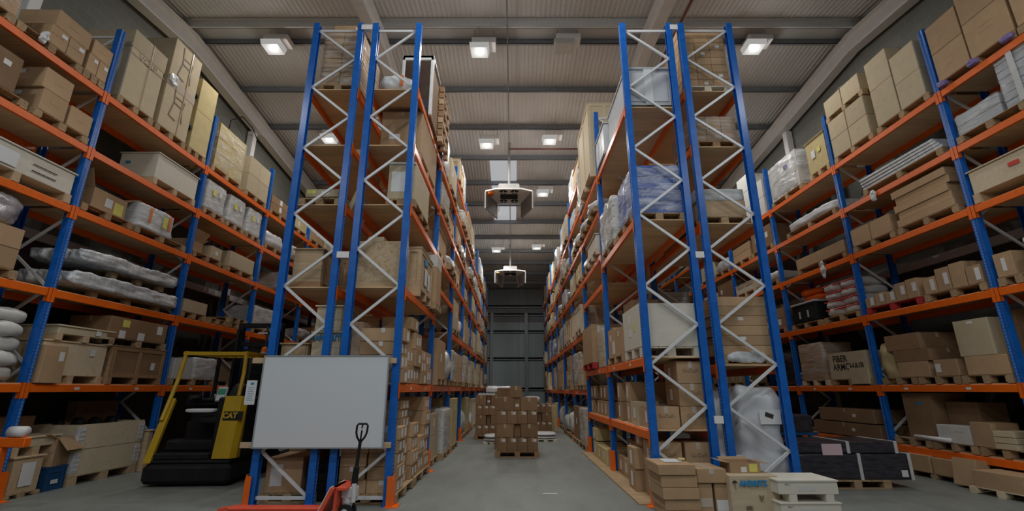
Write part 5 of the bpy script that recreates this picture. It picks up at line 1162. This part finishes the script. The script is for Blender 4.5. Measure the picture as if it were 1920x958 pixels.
for q in (-.50, .34):
    mb = MB(); mb.box(q - .05, q + .05, 1.0, 1.14, .1, 2.9, 0, .008); mb.box(q - .03, q + .03, .92, 1.0, .1, 2.75); part('mast_channel', mb, 'black')
mb = MB()
for zz in (.6, 1.6, 2.45, 2.85): mb.box(-.50, .34, 1.02, 1.1, zz - .05, zz + .05)
part('mast_crosspiece', mb, 'black')
mb = MB(); mb.box(-.40, .26, 1.03, 1.08, 1.25, 2.35, 0, .01); part('carriage_plate', mb, 'black')
mb = MB(); mb.tube([(.1, .95, 1.2), (.12, .93, 2.0), (.1, .95, 2.8)], .03, 8); mb.tube([(.2, .95, 1.2), (.2, .92, 2.0), (.18, .95, 2.8)], .025, 8); part('hose', mb, 'rubber', smooth=True)
mb = MB(); mb.box(-.08, .12, .905, .91, 2.66, 2.69); part('mast_sticker', mb, 'paper')
for q in (-.2, .2):
    mb = MB(); mb.tube([(q, 1.05, .2), (q, 1.05, 2.2)], .04, 10); part('lift_cylinder', mb, 'dark_thing')
for q in (-.52, .52):
    mb = MB(); mb.box(q - .09, q + .09, 1.0, 2.3, .08, .24, 0, .02); part('reach_leg', mb, 'black')
    mb = MB(); mb.tube([(q - .06, 2.2, .13), (q + .06, 2.2, .13)], .13, 18); part('load_wheel', mb, 'rubber')
for q in (-.22, .22):
    mb = MB(); mb.box(q - .06, q + .06, 1.2, 2.3, .30, .345); mb.box(q - .06, q + .06, 1.16, 1.21, .3, .85); part('fork', mb, 'dark_thing')
mb = MB(); mb.tube([(-.3, -.78, .15), (-.12, -.78, .15)], .14, 18); part('drive_wheel', mb, 'rubber')
mb = MB(); mb.box(.5, .62, .56, .565, 1.6, 1.85); part('warning_sticker', mb, 'paper')
# ------------------------------------------------------------------ pallets of cartons standing in the middle aisle
def aisle_stack(x0, x1, y0, rows, who, d=.95, rot=0):
    w = x1 - x0
    pb(x0 - .03, x1 + .03, y0 - .02, y0 + d, 0, 'pallet under the ' + who, mat='timber_brown')
    rh = .30
    for k in range(rows):
        z0 = PH + k * rh
        cols = [(0, .25), (.25, .5), (.5, .75), (.75, 1.)] if k % 2 == 0 else [(0, .41), (.59, 1.)]
        for i, (f0, f1) in enumerate(cols):
            cb(x0 + f0 * w + .003, x0 + f1 * w - .003, y0, y0 + .5, z0, z0 + rh - .004, 'brown carton, %s row, %s from left, %s' % (ROW[k], ORD[i], who), mat='card_dark', labs=[('f', .05, .09, .07, .06)] if k % 2 == 0 else (), prt=[('f', '-.--', .06, -.01, -.06, 'ink_faint')], tape='y', name='brown_carton')
        if k % 2: cb(x0 + .43 * w, x0 + .57 * w, y0 + .08, y0 + .5, z0, z0 + rh - .01, 'recessed narrow carton, %s row, of the %s' % (ROW[k], who), mat='card_dark', labs=[('f', 0, -.03, .08, .07)] if k == 3 else ())
aisle_stack(-.40, .57, 11.66, 4, 'front stack in the middle aisle')
cb(-.08, .2, 11.7, 12.1, PH + 1.2, PH + 1.46, 'single brown carton crowning the front carton stack in the middle aisle', mat='card_dark', tape='y')
aisle_stack(-1.22, -.38, 15.7, 4, 'left rear stack in the middle aisle')
cb(-1.15, -.6, 15.75, 16.3, PH + 1.2, PH + 1.26, 'white sheet of card on the left rear carton stack', mat='card_white', seam=False)
aisle_stack(.5, 1.35, 17.4, 3, 'right rear stack in the middle aisle')
cb(-.45, .15, 13.3, 13.9, PH + 1.15, PH + 1.42, 'dark carton on the second stack behind the front one in the middle aisle', mat='card_dark')
cb(-.5, .5, 13.2, 14.0, 0.0, PH + 1.15, 'large brown carton hidden behind the front carton stack', mat='card_dark')
for q, (x0, z0) in enumerate(((-.75, 1.35), (-.4, 1.35), (.6, 1.15))): lumpy('foam_bundle', x0 + .1, 16.4 if q < 2 else 18.0, z0 + (.05 if q < 2 else -.1), .55, .9, .22, 'white foam bundle %s' % ('above the left rear carton stack', 'between the front and left rear carton stacks', 'above the right rear carton stack')[q], 'bundle', 'white_plastic', 3.5, .03, 4)
for q, (x0, x1, y0) in enumerate(((-.86, -.38, 14.2), (.62, 1.3, 14.9))):
    pb(x0, x1, y0, y0 + .9, 0, 'low white skid on the floor %s of the front carton stack' % ('left', 'right')[q], mat='timber_cream', h=.08)
    for k in range(2): lumpy('foam_roll', (x0 + x1) / 2, y0 + .45 - .02 * k, .08 + k * .085, (x1 - x0) * (1.05 - .05 * k), .8, .09, '%s white foam roll on the skid %s of the front carton stack' % (('lower', 'upper')[k], ('left', 'right')[q]), 'roll', 'white_plastic', 3, .015, 6)
cb(1.36, 1.62, 18.4, 18.9, 0, .95, 'yellowish carton on the floor beside the right rear carton stack', mat='card_yellow')
mb = MB(); mb.box(.44, .66, 7.73, 7.77, 0, .003); tag(obj('paper_scrap', mb, 'paper'), 'narrow white paper scrap lying on the bare middle aisle floor', 'paper')
# ------------------------------------------------------------------ foreground right
z = 0.
for k, (hh, dx) in enumerate(((.11, .03), (.12, .02), (.13, .0), (.14, .0), (.12, -.03))):
    cb(1.80 + dx, 2.24 + dx * .6, 6.2 + .02 * (k % 2), 6.78, z, z + hh - .003, 'plain tan carton, %s of five in the front stack right of the middle aisle' % ('lowest', 'second lowest', 'middle', 'second highest', 'topmost')[k], rz=(-.02, .02, .015, -.01, 0.)[k]); z += hh
mb = MB(); mb.box(1.92, 2.14, 6.42, 6.7, z, z + .004); tag(obj('paper_sheet', mb, 'paper'), 'white paper sheet on the topmost front stack carton', 'paper')
mb = MB(); mb.tube([(2.12, 6.5, z + .02), (2.2, 6.5, z + .02)], .02, 10); tag(obj('tape_roll', mb, 'card_yellow'), 'small tan tape roll on the topmost front stack carton', 'tape roll')
cb(2.27, 2.44, 6.3, 6.75, 0, .40, 'upright narrow carton, left of the two carrying a tan box', labs=[('f', 0, -.02, .14, .1, 'tape_clear')])
cb(2.47, 2.64, 6.3, 6.75, 0, .40, 'upright narrow carton with torn label, right of the two carrying a tan box', labs=[('f', 0, -.05, .15, .12, 'paper')])
cb(2.26, 2.62, 6.27, 6.8, .402, .56, 'tan box with clear tape lying across two upright narrow cartons', tape='y', tmat='tape_clear')
h = crate(2.91, 6.42, 0, .62, .5, .5, 'plywood case with blue lettering and umbrella mark, front right', mat='timber_pale', panel='plywood', battens=0, feet=False, lid=False, prt=[('f', 'ANDRITZ', .077, -.02, .165, 'ink_blue'), ('f', 'LBK', .04, -.1, -.1, 'ink_faint'), ('f', 'V', .08, .06, -.0, 'ink_faint')])
um = MB(); pts = [(math.cos(t) * .03 - .245, math.sin(t) * .03 + .17 + .25) for t in [PI * i / 10 for i in range(11)]]; um.poly(pts, 'y', -.262, -.2585); um.box(-.247, -.243, -.262, -.2585, .36, .42); um.box(-.247, -.232, -.262, -.2585, .355, .36); obj('umbrella_mark', um, 'ink', h)
open_carton(2.9, 6.5, .502, .38, .3, .12, 'small open carton with yellow sticker on the lettered plywood case', mat='card', flaps=((1, 95), (0, 75), (3, 80)), fl=.3, labs=[('f', .1, .0, .1, .09, 'paper_yellow'), ('f', -.02, -.02, .07, .06)])
for k in range(2):
    o = empty('skid_case', (3.46 + .0, 6.27, k * .24)); tag(o, '%s cream painted case on block feet, stacked at the front right' % ('lower', 'upper')[k], 'crate')
    mb = MB(); mb.box(-.35, .35, -.25, .25, .085, .238, 0, .004); obj('body', mb, 'timber_cream', o)
    mb = MB(); mb.box(-.36, .36, -.26, .26, .22, .24, 0, .003); obj('lid', mb, 'timber_cream', o)
    for i in (-.19, .24):
        mb = MB(); mb.box(i - .045, i + .045, -.25, .25, 0, .085); obj('foot', mb, 'timber_cream', o)
    plate_on(o, 'f', (.7, .5, .3), .2, .05, -.02, .0, 'card_white', 'faded_label')
    print_on(o, 'f', (.7, .5, .3), 'MA 7', .03, -.24, .04, 'ink_faint')
# ------------------------------------------------------------------ goods in the deeper bays
BAYW = ['', 'second', 'third', 'fourth', 'fifth', 'sixth', 'seventh', 'eighth']
LEVW = ['lowest', 'second', 'third', 'fourth', 'fifth', 'sixth', 'top']
def load(side, xf, xb, y0, y1, z, room, where, rg, over=.0):
    """one pallet place: pallet and what stands on it"""
    sg_ = 1 if xf > xb else -1
    lo, hi = sorted((xf + sg_ * over, xb))
    face = 'r' if sg_ > 0 else 'l'
    t = rg.random(); gap = .02
    hmax = min(room - .3, 1.25)
    if hmax < .25: return
    hh = hmax * rg.uniform(.6, 1.)
    if t < .34:
        pb(lo, hi, y0, y1, z, 'pallet under film wrapped load, ' + where, parts=False, mat='pallet')
        m_ = rg.choice(['film_white', 'film_white', 'film', 'film_blue'])
        wb(lo + .03, hi - .03, y0 + .03, y1 - .03, z + PH, z + PH + hh, 'film wrapped load on pallet, ' + where, core=rg.choice(['card_white', 'card_pale', 'card_pale']), n=(1, 1, rg.choice([1, 2, 3])), fm=m_, parts=False, amp=.035)
    elif t < .62:
        pb(lo, hi, y0, y1, z, 'pallet under carton pile, ' + where, parts=False, mat='pallet')
        m_ = rg.choice(['card', 'card', 'card_pale', 'card_yellow', 'card_dark']); nr = rg.choice([1, 2, 2]); nc = rg.choice([1, 2])
        for k in range(nr):
            for j in range(nc):
                w = (y1 - y0 - .06) / nc
                cb(lo + .04, hi - .03, y0 + .03 + j * w, y0 + .03 + (j + 1) * w - .01, z + PH + k * hh / nr, z + PH + (k + 1) * hh / nr - .004, '%s%s, %s' % ({1: '', 2: ('lower ', 'upper ')[k]}[nr], {1: 'carton on pallet', 2: ('nearer carton on pallet', 'farther carton on pallet')[j]}[nc], where), mat=m_, seam=False, labs=[(face, 0, .04, .14, .16)] if rg.random() < .6 else ())
    elif t < .74:
        kb(lo, hi, y0, y1, z, z + hh, 'pale timber case, ' + where, mat='timber_pale', panel=rg.choice(['timber', 'timber_pale', 'timber_cream']), battens=rg.choice([0, 2]), fh=.13)
    elif t < .86:
        pb(lo, hi, y0, y1, z, 'pallet under white bundle, ' + where, parts=False, mat='pallet')
        lumpy('wrapped_bundle', (lo + hi) / 2, (y0 + y1) / 2, z + PH, hi - lo, y1 - y0 - .05, hh * .7, 'white wrapped bundle on pallet, ' + where, 'bundle', rg.choice(['white_plastic', 'bubble', 'sack']), 3.6, .06, 4, n=9)
    elif t < .94:
        cb(lo + .05, hi, y0 + .1, y1 - .1, z, z + hh, 'single tall carton, ' + where, mat=rg.choice(['card', 'card_yellow', 'card_pale']), seam=False, labs=[(face, 0, .1, .2, .2)], name='tall_carton')
rg = random.Random(21)
for side, xf, xb, LVX in (('left middle', -1.66, -2.44, LVL), ('right middle', 1.92, 2.76, LVR)):
    for bay in range(1, 8):
        lv = LVX[min(bay, len(LVX) - 1)]
        lv2 = [0.] + [q for q in lv]
        for li, z in enumerate(lv2):
            if bay == 1 and side == 'right middle' and z in (0., .96, 1.97, 6.25): continue
            top_ = lv2[li + 1] - .14 if li + 1 < len(lv2) else z + 1.35
            ya, yb_ = YC[bay] + .09, YC[bay + 1] - .09
            n = 2 if bay < 6 else 2
            for q in range(n):
                w = (yb_ - ya) / n
                where = '%s %s shelf, %s bay, %s aisle rack' % (('nearer place', 'farther place')[q], 'floor' if z == 0 else LEVW[li - 1], BAYW[bay], side)
                where = where.replace('floor shelf', 'on the floor')
                load(side, xf, xb, ya + q * w + .04, ya + (q + 1) * w - .04, z + .001, top_ - z, where, rg, over=rg.choice([.0, .05, .1]))
# a few deeper goods on the wall racks, seen between the tall frames
for side, xf, xb in (('left wall', -7.16, -8.0), ('right wall', 7.46, 8.26)):
    for bay in (3, 4):
        for li, z in enumerate(LV):
            ya, yb_ = YO[bay] + .09, YO[bay + 1] - .09
            if side == 'right wall' and bay == 3 and li in (0, 4): continue
            for q in range(2):
                w = (yb_ - ya) / 2
                load(side, xf, xb, ya + q * w + .04, ya + (q + 1) * w - .04, z + .001, 1.0, '%s place, %s shelf, %s bay of %s rack' % (('nearer', 'farther')[q], LEVW[li], ORD[bay], side), rg)
#SKIPLIST: places that nothing in view shows, left empty
EMPTY_PLACES = {'brown carton on the floor below the blue trestle',
    'strapped flat carton, fifth row of the front left column, below the first left beam',
    'strapped flat carton, bottom row of the second left column, below the first left beam',
    'strapped flat carton, second row of the second left column, below the first left beam',
    'strapped flat carton, third row of the second left column, below the first left beam',
    'strapped flat carton, fourth row of the second left column, below the first left beam',
    'strapped flat carton, fifth row of the second left column, below the first left beam',
    'strapped flat carton, sixth row of the second left column, below the first left beam',
    'brown carton with white label, bottom row, second behind the lettered ones, low right shelf',
    'brown carton with white label, bottom row, fourth behind the lettered ones, low right shelf',
    'farther reddish carton behind the wide flat cartons',
    'floor pallet under the bubble wrapped sacks',
    'tan carton deeper beyond the bubble sacks',
    'pallet under film wrapped load, nearer place on the floor, sixth bay, left middle aisle rack',
    'lower nearer carton on pallet, farther place on the floor, sixth bay, left middle aisle rack',
    'upper nearer carton on pallet, farther place on the floor, sixth bay, left middle aisle rack',
    'upper farther carton on pallet, farther place on the floor, sixth bay, left middle aisle rack',
    'lower nearer carton on pallet, farther place third shelf, sixth bay, left middle aisle rack',
    'upper nearer carton on pallet, farther place third shelf, sixth bay, left middle aisle rack',
    'pallet under carton pile, farther place lowest shelf, seventh bay, left middle aisle rack',
    'lower nearer carton on pallet, farther place lowest shelf, seventh bay, left middle aisle rack',
    'lower farther carton on pallet, farther place lowest shelf, seventh bay, left middle aisle rack',
    'upper nearer carton on pallet, farther place lowest shelf, seventh bay, left middle aisle rack',
    'pallet under film wrapped load, nearer place on the floor, eighth bay, left middle aisle rack',
    'film wrapped load on pallet, nearer place on the floor, eighth bay, left middle aisle rack',
    'lower nearer carton on pallet, farther place on the floor, sixth bay, right middle aisle rack',
    'pallet under carton pile, nearer place on the floor, eighth bay, right middle aisle rack',
    'pallet under carton pile, farther place, lowest shelf, fourth bay of left wall rack',
    'nearer carton on pallet, farther place, lowest shelf, fourth bay of left wall rack',
    'pallet under film wrapped load, farther place, lowest shelf, fifth bay of left wall rack',
    'film wrapped load on pallet, farther place, lowest shelf, fifth bay of left wall rack',
    'upper carton on pallet, farther place, third shelf, fifth bay of left wall rack',
    'upper nearer carton on pallet, farther place, lowest shelf, fifth bay of right wall rack',
    'upper farther carton on pallet, farther place, lowest shelf, fifth bay of right wall rack',
    'pallet under film wrapped load, farther place, second shelf, fifth bay of right wall rack',
    'film wrapped load on pallet, farther place, second shelf, fifth bay of right wall rack',
    'upper carton on pallet, farther place, fifth shelf, fifth bay of right wall rack'}
for o in [q for q in S.objects if q.parent is None and q.get('label') in EMPTY_PLACES]:
    for ch in list(o.children): bpy.data.objects.remove(ch)
    bpy.data.objects.remove(o)
# ------------------------------------------------------------------ light, world, camera
w = bpy.data.worlds.new('World'); S.world = w; w.use_nodes = True
bg = w.node_tree.nodes['Background']; bg.inputs[0].default_value = (.92, .95, 1., 1); bg.inputs[1].default_value = WORLD
cam = bpy.data.cameras.new('camera'); co = bpy.data.objects.new('camera', cam); C.objects.link(co)
cam.sensor_width = 36.; cam.lens = 875. / 1920 * 36; cam.shift_x = -3. / 1920; cam.clip_start = .05; cam.clip_end = 200
co.location = (0, 0, 1.5); co.rotation_euler = (PI / 2 + math.atan(252 / 875.), 0, 0)
S.camera = co
v = S.view_settings
S.display_settings.display_device = 'sRGB'; v.view_transform = 'Standard'; v.look = 'None'; v.exposure = EXPO; v.gamma = 1; v.use_curve_mapping = False
cy_ = S.cycles
cy_.max_bounces = 6; cy_.diffuse_bounces = 4; cy_.glossy_bounces = 2; cy_.transmission_bounces = 2; cy_.transparent_max_bounces = 6
cy_.use_denoising = True; cy_.sample_clamp_indirect = 4.; cy_.caustics_reflective = False; cy_.caustics_refractive = False
